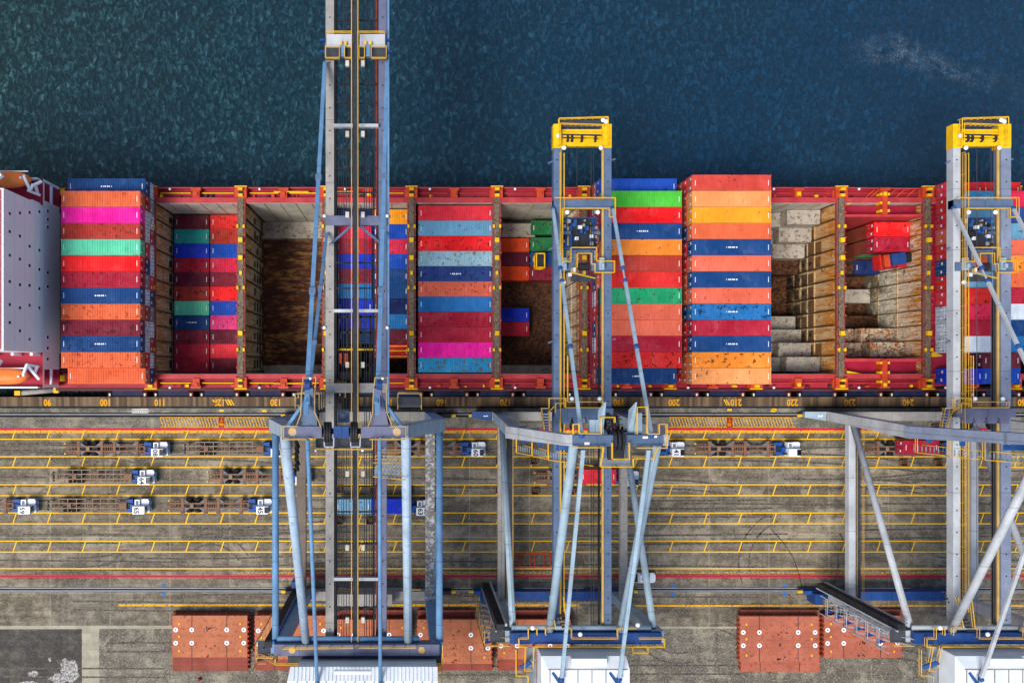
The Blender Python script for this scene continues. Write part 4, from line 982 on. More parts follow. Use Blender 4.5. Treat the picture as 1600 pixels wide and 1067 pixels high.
def tractor():
    e = empty('terminal_tractor', (0, 0, 0))
    mb = MB(); mb.box(0, 4.4, -.55, .55, .55, .95); mb.box(.4, 1.9, -1.05, -.5, .75, 1.35); mb.box(.3, 1.5, .55, 1.1, .75, 1.3); mb.box(1.2, 1.9, -.4, .3, .96, 1.9); mb.box(.1, .5, -.5, .5, .96, 1.2)
    mb.build('chassis', M['cabblue'], e)
    MB().tube((.75, 0, .95), (.75, 0, 1.12), .45, 14).build('fifth_wheel', M['dark'], e)
    MB().box(1.62, 1.82, -.9, -.7, 1.36, 2.6).build('exhaust', M['dark'], e)
    cb = MB(); cb.prism([(1.95, -1.2), (3.85, -1.2), (4.0, -1.05), (4.0, .12), (1.95, .12)], .9, 2.95); c_ = cb.build('cab', M['cabwhite'], e)
    MB().box(3.35, 4.02, -1.0, .02, 2.952, 3.0).build('windscreen', M['glass'], c_); MB().box(4.001, 4.05, -1.05, .05, 1.7, 2.8).build('windscreen', M['glass'], c_)
    MB().box(2.2, 3.3, -1.22, -1.202, 1.6, 2.7).build('side_window', M['glass'], c_)
    hd = MB(); hd.box(2.1, 2.95, .14, 1.15, .9, 2.2); hd.prism([(3.0, .14), (4.25, .14), (4.4, .5), (4.4, .9), (4.2, 1.2), (3.0, 1.2)], .8, 1.75); h_ = hd.build('hood', M['cabwhite'], e)
    MB().box(2.3, 2.75, .35, .95, 2.202, 2.25).build('grille', M['gusset'], h_)
    MB().prism([(4.02, -1.2), (4.35, -1.05), (4.55, -.6), (4.55, .7), (4.42, 1.1), (4.3, 1.2), (4.43, .6), (4.43, -.5), (4.2, -1.0)], .5, 1.3).build('bumper', M['cb1'], e)
    MB().box(4.05, 4.42, -1.1, .1, .5, 1.5).build('nose', M['cabwhite'], e)
    for x in (.8, 3.5):
        for y in (-.95, .95): MB().tube((x, y - .22, .5), (x, y + .22, .5), .5, 14).build('wheel', M['rubber'], e)
    for y in (-.9, .9): MB().box(4.551, 4.6, y * .6 - .12, y * .6 + .12, .9, 1.1).build('headlight', M['lamp'], e)
    return e
protoA, protoB, protoT = trailer_a(), trailer_b(), tractor(); usedp = {}
def use(p, x, y, label, cat, group):
    t = p if id(p) not in usedp else copy_tree(p); usedp[id(p)] = 1
    t.location = (x, y, 0); return tag(t, label, cat, group)
trucks = [('B', 104, 700, '08', 'in the top lane at far left'), ('A', 290, 700, '62', 'in the top lane touching the left crane'), ('B', 595, 700, '60', 'between the right legs of the left crane'),
          ('T', 1014, 700, '41', 'just right of the middle crane, its trailer hidden'), ('B', 1081, 700, '', 'in the open top lane between middle and right-hand cranes'), ('B', 1342, 700, '31', 'under the right-hand crane'),
          ('A', 86, 743, '64', 'in the middle lane at the left'), ('B', 325, 743, '54', 'in the middle lane left of the left crane'), ('B', 832, 745, '57', 'under the middle crane in the second lane'),
          ('B', -100, 788, '59', 'cut by the left edge of the picture'), ('A', 78, 788, '65', 'third lane, far left'), ('B', 265, 788, '45', 'third lane, just left of the left crane'), ('A', 513, 790, '63', 'under the boom of the left crane')]
loads = []
for kind, px, py, no, where in trucks:
    q = P(px, py)
    Ln = {'A': 13.8, 'B': 14.1, 'T': 0}[kind]
    if kind != 'T':
        use(protoA if kind == 'A' else protoB, q.x, q.y, f"{'rusty lattice' if kind == 'A' else 'four-bolster'} trailer {where}", 'trailer', 'skeletal trailers on the quay')
    t = use(protoT, q.x + Ln - (.5 if kind != 'T' else -1.2), q.y, ("white tractor" + (f" {no}" if no else ' without number') + ' ' + where), 'tractor', 'terminal tractors on the quay')
    if no: loads.append((t, no))
for t, no in loads: text_mesh(no, 1.15, M['black'], (2.62, -.55, 2.956), -PI / 2, 'roof_number', t)
def on_trailer(px, py, c, lb, L_=20):
    q = P(px, py, 4); return container(q.x, q.y, 4.1, c, lb, 'containers riding on trailers', L_)
on_trailer(907, 744.5, 'scarlet', 'scarlet 20-foot container on the trailer under the middle crane')
on_trailer(1411, 699, 'crimson', 'crimson 20-foot container on the trailer under the right-hand crane')
on_trailer(524, 791, 'lightblue', 'light grey-blue 20-foot container on the trailer under the left crane, rear half')
on_trailer(581, 791, 'royal', 'royal blue 20-foot container on the trailer under the left crane, front half')
# lashing bins
bn = empty('lashing_bin', (0, 0, 0), 0, 'bin', 'bin', 'lashing bins on the lane dividers')
mb = MB(); mb.box(-.6, .6, -.5, .5, .12, .2)
for y in (-.5, .5): mb.box(-.62, .62, y - .04, y + .04, .2, .9)
for x in (-.6, .6): mb.box(x - .04, x + .04, -.46, .46, .2, .9)
mb.build('box', M['rustframe'], bn)
mb = MB()
for _ in range(14): mb.ball((random.uniform(-.45, .45), random.uniform(-.35, .35), random.uniform(.3, .6)), .1, 6, 4)
mb.build('twistlocks', M['dark'], bn)
bins = [(528, 764, 'under the left crane boom, upper left of four'), (584, 764, 'under the left crane boom, upper right of four'), (530, 813, 'under the left crane boom, lower left of four'), (578, 813, 'under the left crane boom, lower right of four'),
        (637, 764, 'right of the thick tube of the left crane'), (779, 720, 'beside the left leg of the middle crane, upper one'), (779, 765, 'beside the left leg of the middle crane, lower one'), (833, 720, 'just left of the middle crane girder, upper one'), (835, 767, 'just left of the middle crane girder, lower one'), (891, 767, 'under the middle crane girder'),
        (1409, 723, 'below the crimson container of the right-hand crane'), (1463, 723, 'at the white girder of the right-hand crane'), (1459, 668, 'by the crimson line under the right-hand crane')]
f_ = True
for x, y, wh in bins:
    t = bn if f_ else copy_tree(bn); f_ = False; q = P(x, y); t.location = (q.x, q.y, .01); t['label'] = 'rusty open lashing bin ' + wh
# spreader frame lying on the yard
q = P(828, 874); sp = empty('lifting_frame', (q.x, q.y, 0), 0, 'rusty orange lifting frame lying in the last lane left of the middle crane girder', 'frame')
mb = MB()
for y in (-1.15, 1.15): mb.box(-3.5, 3.5, y - .09, y + .09, 0.1, .35)
for x in (-3.5, -1.9, -1.7, 0, .8, 2.4, 3.5): mb.box(x - .07, x + .07, -1.15, 1.15, .12, .33)
mb.build('frame', M['orangered'], sp)
# pick-up truck
q = P(998.5, 900.5); pk = empty('pickup_truck', (q.x, q.y, 0), 0, 'white pick-up truck with orange roll frame on the crimson line right of the middle crane', 'pickup truck')
mb = MB(); mb.prism([(-2.5, -.85), (2.2, -.85), (2.55, -.6), (2.6, 0), (2.55, .6), (2.2, .85), (-2.5, .85)], .45, .95); mb.prism([(-.4, -.8), (1.4, -.78), (1.6, -.6), (1.6, .6), (1.4, .78), (-.4, .8)], .95, 1.2); mb.prism([(-.25, -.68), (.9, -.68), (.9, .68), (-.25, .68)], 1.2, 1.7); mb.build('body', M['cabwhite'], pk)
MB().prism([(.92, -.7), (1.45, -.74), (1.45, .74), (.92, .7)], 1.2, 1.45).build('windscreen', M['glass'], pk)
MB().box(.1, .5, -.18, .18, 1.702, 1.74).build('roof_sign', M['rbox'], pk)
MB().box(-2.4, -.5, -.75, .75, .955, 1.0).build('load_bed', M['dark'], pk)
mb = MB(); 
for x in (-2.4, -1.6): mb.box(x, x + .12, -.8, .8, 1.0, 1.6)
mb.build('roll_frame', M['orangered'], pk)
for x in (-1.6, 1.7):
    for y in (-.78, .78): MB().tube((x, y - .12, .35), (x, y + .12, .35), .35, 12).build('wheel', M['rubber'], pk)
mb = MB().ball((0, 0, .3), .3, 10, 6).build('mooring_buoy', M['rbox']); q = P(312, 1060); mb.location = (q.x, q.y, 0); tag(mb, 'small red buoy on the gravel below the leftmost hatch covers', 'buoy')

# ------------------------------------------------------------------ ship-to-shore cranes
def crane(Xc, z1, za, st, label, no):
    """st: dict of materials and options; local x is along the quay, y is world y"""
    e = empty('container_crane', (Xc, 0, 0), 0, label, 'crane', 'ship-to-shore cranes on the quay rails')
    A = st['A']                       # A: the tall left crane
    L, D, T, G = st['leg'], st['deep'], st['tube'], st['gird']
    def one(name, mat, f, parent=e, smooth=False):
        mb = MB(); f(mb); return mb.build(name, mat, parent, smooth)
    hw = 9.9 if not A else 10.4
    # bogies and sill beams
    for y, z_ in ((-7.6, 0), (-37.9, 0)):
        for s_ in (-1, 1):
            bo = MB()
            for k_ in range(4):
                x = s_ * (hw - 3.6 + k_ * 2.2); bo.box(x - .9, x + .9, y - .45, y + .45, .45, 1.3)
            bo.box(s_ * (hw - 4.2), s_ * (hw + 3.8), y - .3, y + .3, 1.3, 2.1); b_ = bo.build('bogie', M['cb1d'] if not A else M['dark'], e)
            for k_ in range(8):
                x = s_ * (hw - 4.0 + k_ * 1.1); MB().tube((x, y - .12, .36), (x, y + .12, .36), .3, 10).build('rail_wheel', M['steelrail'], b_)
            one('buffer', M['yellow'], lambda m: m.tube((s_ * (hw + 3.8), y, 1.2), (s_ * (hw + 4.6), y, 1.2), .28, 10))
        one('sill_beam', st['sill'] if y < -20 else st['sillws'], lambda m: m.box(-hw - .9, hw + .9, y - .75, y + .75, 2.12, 4.2))
        if not A and y > -20: 
            for s_ in (-1, 1): one('sill_nose', M['cb2l'] if no == 3 else M['cb1d'], lambda m: m.beam((s_ * (hw + .9), y, 3.1), (s_ * (hw + 4.2), y + .25, 2.7), 1.5, 2.0, 1.0, 1.2))
    if not A: 
        t_ = text_mesh('2' if no == 3 else '1', 1.0, M['white'], (-hw - 2.0, -7.55, 4.0), PI / 2, 'crane_number', e); t_.rotation_euler = (0, 0, -PI / 2)
    # legs
    yw0, yw1, yl0, yl1 = -7.6, (-8.6 if not A else -7.3), -37.9, -37.4
    for s_ in (-1, 1):
        one('leg', L, lambda m: m.beam((s_ * hw, yw0, 4.2), (s_ * (hw + (.0 if not A else .6)), yw1, z1), 1.5, 1.5, 1.8, 1.8))
        one('leg', L, lambda m: m.beam((s_ * hw, yl0, 4.2), (s_ * (hw + .4), yl1, z1), 1.5, 1.5, 1.8, 1.6))
        ap = 5.4 if not A else 6.2
        one('upper_leg', st['upper'], lambda m: m.beam((s_ * (hw + (.3 if not A else .6)), yw1, z1 - .5), (s_ * ap, -8.2 if not A else -6.6, za), 2.0, 1.7, 1.5, 1.3))
        one('portal_tie', st['tie'] if not A or s_ < 0 else M['tiepale'], lambda m: m.box(s_ * (hw) - (.55 if not A else .74), s_ * hw + (.55 if not A else .74), yl0 + .6, yw0 - .6, 9.4, 10.6))
        if not A: one('side_brace', T, lambda m: m.tube((s_ * (hw - .1), yw0 - .6, 10.5), (s_ * (hw + .1), yl1 + .9, z1 - 1), .48, 14), smooth=True)
        else:
            one('upper_tie', T, lambda m: m.tube((s_ * (hw + .75), yw1 - .6, z1 - .6), (s_ * (hw + .75), yl1 + .8, z1 - .6), .46, 14), smooth=True)
            one('side_brace', T if s_ > 0 else st['beige'], lambda m: m.tube((s_ * hw + (-.2 if s_ < 0 else .95), yw1 - 1, z1 - 1), (s_ * hw + (0 if s_ < 0 else .9), yl0 + 2, 10.8), .36, 12), smooth=True)
        bx_ = 5.0 if not A else 6.7
        one('back_tube', T if not A else M['cb1p'], lambda m: m.tube((s_ * bx_ + (.0), -8.6 if not A else -7.2, za - .6), (s_ * (bx_ if not A else 6.9), yl1 + .8, z1 + .3), .56, 16), smooth=True)
    # beams
    one('landside_beam', st['lsb'], lambda m: m.box(-hw - .7, hw + .7, yl1 - .75, yl1 + .75, z1 - 1.0, z1 + 1.0))
    one('landside_pipe', T, lambda m: m.tube((-hw - .4, yl1 + 1.15, z1 - .2), (hw - (.5 if not A else 2), yl1 + 1.15, z1 - .2), .38, 12), smooth=True)
    if not A: one('apex_beam', st['apex'], lambda m: m.box(-5.3, 5.3, -8.85, -7.55, za - .9, za + .7))
    else:
        for xa_, xb_ in ((-6.6, -2.5), (-1.2, .45), (1.8, 6.6)): one('apex_beam', st['apex'] if xa_ != -1.2 else M['cdeep'], lambda m: m.box(xa_, xb_, -7.25, -6.0, za - .9, za + .7))
        one('apex_tie', M['dark'], lambda m: m.box(-2.49, 1.79, -6.9, -6.3, za - .8, za - .1))
        for x in (-1.75, 1.15): one('rope_bracket', M['cb3'], lambda m: m.path([(x - .55, -7.0, za), (x - .5, -8.3, za), (x + .5, -8.3, za), (x + .55, -7.0, za)], .08))
    if A:
        for s_ in (-1, 1):
            for nm, xx, yy, zz in (('a', 5.7, -6.6, za + .71), ('l', 8.7, yl1, z1 + 1.01)):
                mb = MB()
                for k_ in range(5):
                    o_ = (-.36 + k_ * .18); hl = math.sqrt(max(.01, .42 ** 2 - o_ ** 2)); c45 = .7071
                    cx_, cy_ = s_ * xx + o_ * c45, yy - o_ * c45
                    mb.add([(cx_ - hl * c45 - .03, cy_ - hl * c45 + .03, zz), (cx_ - hl * c45 + .03, cy_ - hl * c45 - .03, zz), (cx_ + hl * c45 + .03, cy_ + hl * c45 - .03, zz), (cx_ + hl * c45 - .03, cy_ + hl * c45 + .03, zz)], [(0, 1, 2, 3)])
                mb.build('warning_stripes', M['yline'], e)
                MB().tube((s_ * xx, yy, zz - .01), (s_ * xx, yy, zz - .004), .46, 18).build('warning_disc', M['chalkpaint'], e)
    # girders / boom
    gx = (-4.4, -3.25, 2.85, 3.95) if A else (-4.3, -3.4, 2.9, 3.9) if no == 2 else (-4.3, -3.3, 2.5, 3.9)
    ytip = 62 if A else P(0, 206, 28).y
    zg1 = z1 - 1.3 if A else z1 - .4; zg0 = zg1 - (2.2 if A else 1.5)
    yend = yl1 - .9 if A else yl1 - .8
    one('boom_girder', G, lambda m: m.box(gx[0], gx[1], yend, ytip, zg0, zg1))
    one('boom_girder', st['gird2'], lambda m: m.box(gx[2], gx[3], yend, ytip, zg0, zg1))
    for x in (gx[1] + .16, gx[2] - .16):
        one('trolley_rail', st['trail'], lambda m: m.box(x - .14, x + .14, yend, ytip - 2, zg1 - .6, zg1 - .35))
    if A: one('girder_edge', M['cb1'], lambda m: m.box(gx[2] - .02, gx[2] + .42, yend, -8, zg1 + .003, zg1 + .05)); one('girder_edge', M['cb1'], lambda m: m.box(gx[3] + .003, gx[3] + .35, -6, ytip, zg1 - 1.2, zg1 - .2)); one('girder_edge', M['cdeep'], lambda m: m.box(gx[1] + .003, gx[1] + .3, yend, ytip, zg1 - 1.9, zg1 - 1.2))
    # studs and stiffener marks along girders
    mb = MB()
    y = yend + 3
    while y < ytip - 3:
        for x in ((gx[0] + gx[1]) / 2, (gx[2] + gx[3]) / 2): mb.box(x - .07, x + .07, y - .07, y + .07, zg1, zg1 + .12)
        y += 3.1
    mb.build('girder_stud', M['dark'], e)
    def cross(y, wd, name, mat, z=None, x0=gx[1], x1=gx[2]):
        one(name, mat, lambda m: m.box(x0 + .001, x1 - .001, y - wd / 2, y + wd / 2, zg1 - .9 if z is None else z - .9, zg1 - .05 if z is None else z))
    SC = lambda z: 9 * H / (H - z)
    def lx(px, z): return (px - 640) / SC(z) - Xc
    def ly(py, z): return (580 - py) / SC(z)
    # hoist and trolley ropes
    for x in ((-1.9, -1.55, 1.2, 1.6, 2.3) if A else (-1.0, 1.0, 1.35)):
        one('rope', M['rope'], lambda m: m.tube((x, yend, zg1 + .1), (x, ytip - 2, zg1 + .1), .05, 4))
    if A:
        for x in (-2.6, -2.2, -1.2, -.9, .9, 1.9):
            one('rope', M['rope'], lambda m: m.tube((x, yend, zg1 - .3), (x, 30, zg1 - .3), .045, 4))
        for x, mt in ((-2.95, 'dark'), (2.55, 'orangered'), (2.1, 'dark')): one('runway_pipe', M[mt], lambda m: m.box(x - .09, x + .09, yend, 60, zg1 - .9, zg1 - .7))
        for py_ in (30, 130, 160, 232, 262, 300, 410, 450, 640, 760, 800, 850, 950): one('rope_support', M['dark'], lambda m: m.box(gx[1], gx[2], ly(py_, zg1) - .09, ly(py_, zg1) + .09, zg1 - .6, zg1 - .4))
    def lamp(x, y, z, r=.32, parent=e):
        o = MB().ball((x, y, z), r, 10, 6, (1, 1, .7)).build('floodlight', M['lamp'], parent, True); return o
    if A:
        # walkway down the middle of the boom
        wz_ = zg1 + 1.0
        one('boom_walkway', M['darkgrate'], lambda m: m.box(-.62, .02, yl1 + 1, 62, wz_ - .1, wz_))
        for x in (-.72, .14): one('handrail', M['rail'], lambda m: m.rail([(x, yl1 + 1, wz_), (x, 62, wz_)], 1.0, .065, 3))
        for yy in (100, 210, 336, 570, 740, 855, 968):
            for x in (-1.35, .75):
                y = ly(yy, wz_); one('cable_box', M['white2'], lambda m: m.box(x - .24, x + .24, y - .38, y + .38, wz_ - .3, wz_ + .25))
        cross(ly(345, zg1), 1.3, 'cross_beam', M['cpurple'], zg1 + .2, gx[0], gx[3])
        cross(ly(606, zg1), 1.3, 'cross_beam', M['cgrey'], zg1 + .2, gx[0], gx[3])
        for py_ in (198, 486, 903): cross(ly(py_, zg1), .42, 'cross_tie', M['cb3'], zg1 + .6)
        for s_ in (-1, 1):
            x1_ = (gx[0] + gx[1]) / 2 if s_ < 0 else (gx[2] + gx[3]) / 2
            one('cross_brace', M['cb2'], lambda m: m.beam((-.3 + s_ * .5, ly(353, zg1), zg1 + .1), (x1_ - s_ * .2, ly(381, zg1), zg1 + .1), .32, .3))
        for x in (-4.55, 4.05):
            for py_ in (338, 512):
                one('bracket', M['cb2'], lambda m: m.box(x - .45, x + .45, ly(py_, zg1) - .16, ly(py_, zg1) + .16, zg1 - .4, zg1 - .1)); lamp(x, ly(py_, zg1), zg1 + .2, .24)
        # hinge platform over the water
        y0, y1 = ly(96, zg1), ly(56, zg1)
        one('hinge_platform', M['cb3'], lambda m: (m.box(gx[0] + .2, -.8, y0 + 1.7, y1, zg1 + .01, zg1 + .5), m.box(.3, gx[3] - .2, y0 + 1.7, y1, zg1 + .01, zg1 + .5)))
        for x0_, x1_ in ((gx[0] + .1, -2.4), (-1.7, -.8), (.25, 1.0), (1.9, gx[3])):
            one('hinge_deck', M['darkgrate'], lambda m: m.box(x0_, x1_, y0, y0 + 1.68, zg1 + .3, zg1 + .4))
            one('handrail', M['rail'], lambda m: m.rail([(x0_, y0, zg1 + .4), (x1_, y0, zg1 + .4), (x1_, y0 + 1.6, zg1 + .4), (x0_, y0 + 1.6, zg1 + .4), (x0_, y0, zg1 + .4)], 1.0, .06, 1.5))
        one('handrail', M['rail'], lambda m: m.rail([(gx[0] + .2, y1, zg1 + .5), (-.75, y1, zg1 + .5)], 1.0, .065)); one('handrail', M['rail'], lambda m: m.rail([(.2, y1, zg1 + .5), (gx[3] - .2, y1, zg1 + .5)], 1.0, .065))
        for x in (-1.95, 1.45): one('hinge_pin', M['cb1'], lambda m: m.box(x - .28, x + .28, y0 + .3, y0 + 1.9, zg1 + .2, zg1 + 1.0)); 
        for x in (-2.2, -1.6, 1.1, 1.8): one('pin_cap', M['yellow'], lambda m: m.box(x - .13, x + .13, y0 + 1.9, y0 + 2.4, zg1 + .5, zg1 + .9))
        for x in (-4.8, 4.3):
            for dy in (0, 1.6): one('lug', M['cdeep'], lambda m: m.box(x - .35, x + .35, y0 + 1.1 + dy, y0 + 1.35 + dy, zg1 - .5, zg1 + .3))
        # mast horns, stays
        for s_, hx in ((-1, -3.95), (1, 3.85)):
            zt = za + .3; ytop = ly(604, zt)
            one('mast_horn', M['cb2'] if s_ < 0 else M['cpurple'], lambda m: m.beam((hx * 1.0, -5.99, zt - .6), (hx * .93, ytop, zt + 1), 2.0, 1.4, .7, .8))
            pl = [(hx - 1.25, -6.0, zt), (hx - .75, -4.6, zt), (hx - .7, ytop - 1, zt), (hx - .5, ytop + 1.0, zt)]
            pr_ = [(hx + 1.4, -6.0, zt), (hx + .75, -4.4, zt), (hx + .75, -2.4, zt), (hx + .9, ytop + 1.0, zt)]
            for q_ in (pl, pr_): one('handrail', M['railworn'], lambda m: m.rail(q_, 1.0, .065, 1.4))
            one('handrail', M['railworn'], lambda m: m.rail([pl[-1], pr_[-1]], 1.0, .065, 1.4))
            one('mast_deck', M['darkgrate'], lambda m: m.box(hx - .95, hx + 1.1, -5.9, -4.6, zt - .3, zt - .2))
            one('mast_sheave', M['cdeep'], lambda m: m.tube((hx - .3, ytop + .2, zt + 1.2), (hx + .3, ytop + .2, zt + 1.2), .55, 14)); lamp(hx + .35, ytop + .9, zt + 1.5, .15)
            one('mast_brace', M['cb1'], lambda m: m.tube((s_ * 6.4, -6.2, za + .4), (hx * 1.02, ytop - 1.2, zt + .4), .22, 10), smooth=True)
            xs = hx - .1
            def stay(y0_, z0_, y1_, z1_, x0_, x1_, r_=.25):
                a_, b_ = Vector((x0_, y0_, z0_)), Vector((x1_, y1_, z1_))
                mb2 = MB()
                for t0, t1 in ((0, .38), (.385, .70), (.705, 1.0)): mb2.beam(a_.lerp(b_, t0), a_.lerp(b_, t1), r_ * 2, r_ * 1.3)
                o_ = mb2.build('forestay', M['cb1'], e)
                for t in (.3825, .7025): 
                    c_ = a_.lerp(b_, t); MB().box(c_.x - r_ * 1.5, c_.x + r_ * 1.5, c_.y - .4, c_.y + .4, c_.z - .3, c_.z + .3).build('link', M['cb2'], o_)
            xo = -4.45 if s_ < 0 else 4.05
            stay(42, zg1 + .6, -4.6, za + 2.5, xo, xo * .9); stay(18.8, zg1 + .4, -3.4, za + 2.2, xo * .95, xo * .86, .2)
            one('backstay', M['cb1'], lambda m: m.tube((hx * 1.0, -7.4, za + 1.5), (-4.9 if s_ < 0 else 3.3, -40, 38), .24, 10), smooth=True)
            one('backstay', M['cb1'], lambda m: m.tube((-4.9 if s_ < 0 else 3.3, -40.1, 38), (-5.0 if s_ < 0 else 3.4, -52, 38.4), .26, 10), smooth=True)
        # machinery between the apex horns
        one('sheave_house', M['cb2'], lambda m: m.box(-1.15, .1, ly(660, za - 4), ly(642, za - 4), za - 6, za - 4)); one('hatch_lid', M['cgrey'], lambda m: m.box(-.9, -.2, ly(653, za - 4), ly(646, za - 4), za - 3.995, za - 3.9))
        for x in (-2.3, .6):
            for k_ in range(3): one('sheave', M['dark'], lambda m: m.tube((x + k_ * .28, -6.7, za - .3), (x + k_ * .28 + .2, -6.7, za - .3), 1.15, 20))
        one('apex_walkway', M['darkgrate'], lambda m: m.box(-3.4, 2.9, -8.5, -7.5, za - 1.4, za - 1.3))
        for pts in ([(-3.5, -7.4, za - 1.3), (-3.5, -8.6, za - 1.3), (3.0, -8.6, za - 1.3), (3.0, -7.4, za - 1.3)], [(-6.7, -7.35, za + .7), (-4.0, -7.35, za + .7)], [(2.8, -7.35, za + .7), (6.6, -7.35, za + .7)], [(-6.7, -7.3, za + .7), (-6.7, -5.95, za + .7), (-5, -5.95, za + .7)], [(6.7, -7.3, za + .7), (6.7, -5.95, za + .7), (5, -5.95, za + .7)]):
            one('handrail', M['railworn'], lambda m: m.rail(pts, 1.0, .07, 1.3))
        lamp(-3.3, -8.75, za - .6, .16); lamp(1.9, -8.75, za - .6, .16)
        # stair landings right of the apex
        for k_ in range(5):
            z = za - 6 - k_ * 4.2; x0_ = 6.3
            one('stair_flight', M['railworn'], lambda m: (m.rail([(2.9, -12.2, z), (x0_ + .3, -12.2, z + 3)], 1.0, .055, 1.0), m.rail([(2.9, -10.6, z), (x0_ + .3, -10.6, z)], 1.0, .055, 1.0)))
            one('stair_tread', M['treads'], lambda m: [m.box(3 + i * .45, 3.3 + i * .45, -12.2, -11.4, z + i * .4, z + i * .4 + .05) for i in range(7)])
        for s_ in (-1, 1):
            for k_ in range(3):
                x0_ = s_ * 7.2 if s_ < 0 else 5.6
                one('service_deck', M['darkgrate'], lambda m: m.box(min(x0_, x0_ + 3), max(x0_, x0_ + 3), -4.8 + k_ * .3, -3.4, z1 + 2 + k_ * 3, z1 + 2.1 + k_ * 3))
                one('handrail', M['railworn'], lambda m: m.rail([(x0_, -4.8, z1 + 2.1 + k_ * 3), (x0_, -2.8, z1 + 2.1 + k_ * 3), (x0_ + 3, -2.8, z1 + 2.1 + k_ * 3), (x0_ + 3, -4.8, z1 + 2.1 + k_ * 3)], 1.0, .06, 1.1))
        # operator trolley with head block over the hold
        ty = ly(530, zg1)
        tr = one('trolley', M['dark'], lambda m: [m.box(-3.0, 2.6, ty + y - .14, ty + y + .14, zg1 - 2.2, zg1 - 1.8) for y in (-5.4, -3.5, -1.2, 1.0, 3.2)] + [m.box(x - .14, x + .14, ty - 5.5, ty + 3.4, zg1 - 2.2, zg1 - 1.8) for x in (-2.9, -1.6, .3, 1.6, 2.5)])
        one('trolley_deck', M['dark'], lambda m: (m.box(-2.9, 2.4, ty - 7.4, ty - 4.4, zg1 - 3.2, zg1 - 2.3), m.box(-2.6, -.8, ty - 5.6, ty - 4.5, zg1 - 2.2, zg1 - 1.4)), tr)
        for x in (-2.7, -1.9): one('drive', M['orangered'], lambda m: m.box(x, x + .45, ty - 3.3, ty - 1.9, zg1 - 1.7, zg1 - 1.2), tr)
        one('trolley_rail_yellow', M['yellow'], lambda m: m.box(-2.9, 2.5, ty - 1.5, ty - 1.25, zg1 - 1.79, zg1 - 1.6), tr)
        one('handrail', M['rail'], lambda m: m.rail([(-3.1, ty - 4.2, zg1 - 2), (-3.1, ty - 5.8, zg1 - 2), (-1.8, ty - 5.8, zg1 - 2), (-1.8, ty - 8, zg1 - 2)], 1.0, .06, 1), tr)
        cb_ = one('operator_cab', M['cb1d'], lambda m: m.box(-1.2, 1.2, ty - 7.2, ty - 5.2, zg1 - 5.4, zg1 - 3.3), tr)
        fl_ = one('cable_festoon', M['rubber'], lambda m: [m.tube((lx(463, 30), ly(690 + k_ * 9, 30), 30), (lx(463 - (k_ % 3), 30), ly(700 + k_ * 9, 30), 28), .3, 6) for k_ in range(5)])
        # landside: platform, stair tower, machinery house
        zl = z1 + 1.0
        for pts in ([(-hw - .4, yl1 - .85, zl), (-hw - .4, yl1 - 1.6, zl), (hw + 1.1, yl1 - 1.6, zl), (hw + 1.1, yl1 + 1, zl)], [(-hw + .6, yl1 + .5, zl), (3.0 - 3.4, yl1 + .6, zl)], [(.3, yl1 + .6, zl), (8, yl1 + .6, zl)], [(-hw + 3, yl1 - 2.4, zl), (hw + 1, yl1 - 2.4, zl), (hw + 1, -50, zl)]):
            one('handrail', M['rail'], lambda m: m.rail(pts, 1.1, .07, 1.5))
        one('landside_walkway', M['darkgrate'], lambda m: m.box(-hw + 1, hw + 1, yl1 - 2.5, yl1 - .8, z1 - .2, z1 - .1))
        house = one('machinery_house', M['house'], lambda m: m.box(lx(462, 38), lx(683, 38), -55, -38.9, 33, 37.0))
        one('roof', M['house'], lambda m: m.add([(lx(452, 38), -38.6, 37.0), (lx(684, 38), -38.6, 37.0), (lx(684, 38), -40.2, 37.8), (lx(452, 38) - .3, -40.2, 37.8), (lx(684, 38), -56, 38.2), (lx(452, 38) - .6, -56, 38.2)], [(0, 3, 2, 1), (3, 5, 4, 2)]), house)
        one('roof_rib', M['house'], lambda m: [m.beam((lx(458, 38) + i * .5, -38.65, 37.07), (lx(458, 38) + i * .5, -40.15, 37.85), .10, .08) for i in range(37)] + [m.box(lx(462, 38) + i * 1.25, lx(462, 38) + i * 1.25 + .06, -55, -40.3, 38.0, 38.28) for i in range(15)], house)
        one('roof_box', M['house'], lambda m: (m.tube((lx(522, 39), ly(1051, 39), 38.6), (lx(580, 39), ly(1051, 39), 38.6), .32, 10)), house)
    else:
        # yellow boom tip
        yt = ytip; s3 = no == 3
        one('boom_tip', M['yellow'], lambda m: (m.box(gx[0] - .02, gx[1] + .02, yt, yt + .0 + 1.2, zg0 - .02, zg1 + .02), m.box(gx[0] - .02, gx[1] + .3, yt - 2.2, yt - .001, zg0 - .02, zg1 + .02),
                                                m.box(gx[2] - .3, gx[3] + .02, yt - 2.2, yt + 1.2, zg0 - .02, zg1 + .02), m.box(gx[1] + .31, gx[2] - .31, yt - 1.9, yt - .8, zg1 - .9, zg1 - .1), m.box(gx[1] + .31, gx[2] - .31, yt - .1, yt + .5, zg1 - .6, zg1 - .2)))
        one('tip_walkway', M['darkgrate'], lambda m: m.box(gx[1] + .2, gx[2], yt + .8, yt + 1.8, zg1 - .4, zg1 - .3))
        one('tip_pipe', M['yellow'], lambda m: [m.tube((gx[1] + .4, yt - 1.0 + k_ * .45, zg1 + .1), (gx[2] - .4, yt - 1.2 + k_ * .5, zg1 + .15), .13, 8) for k_ in range(3)])
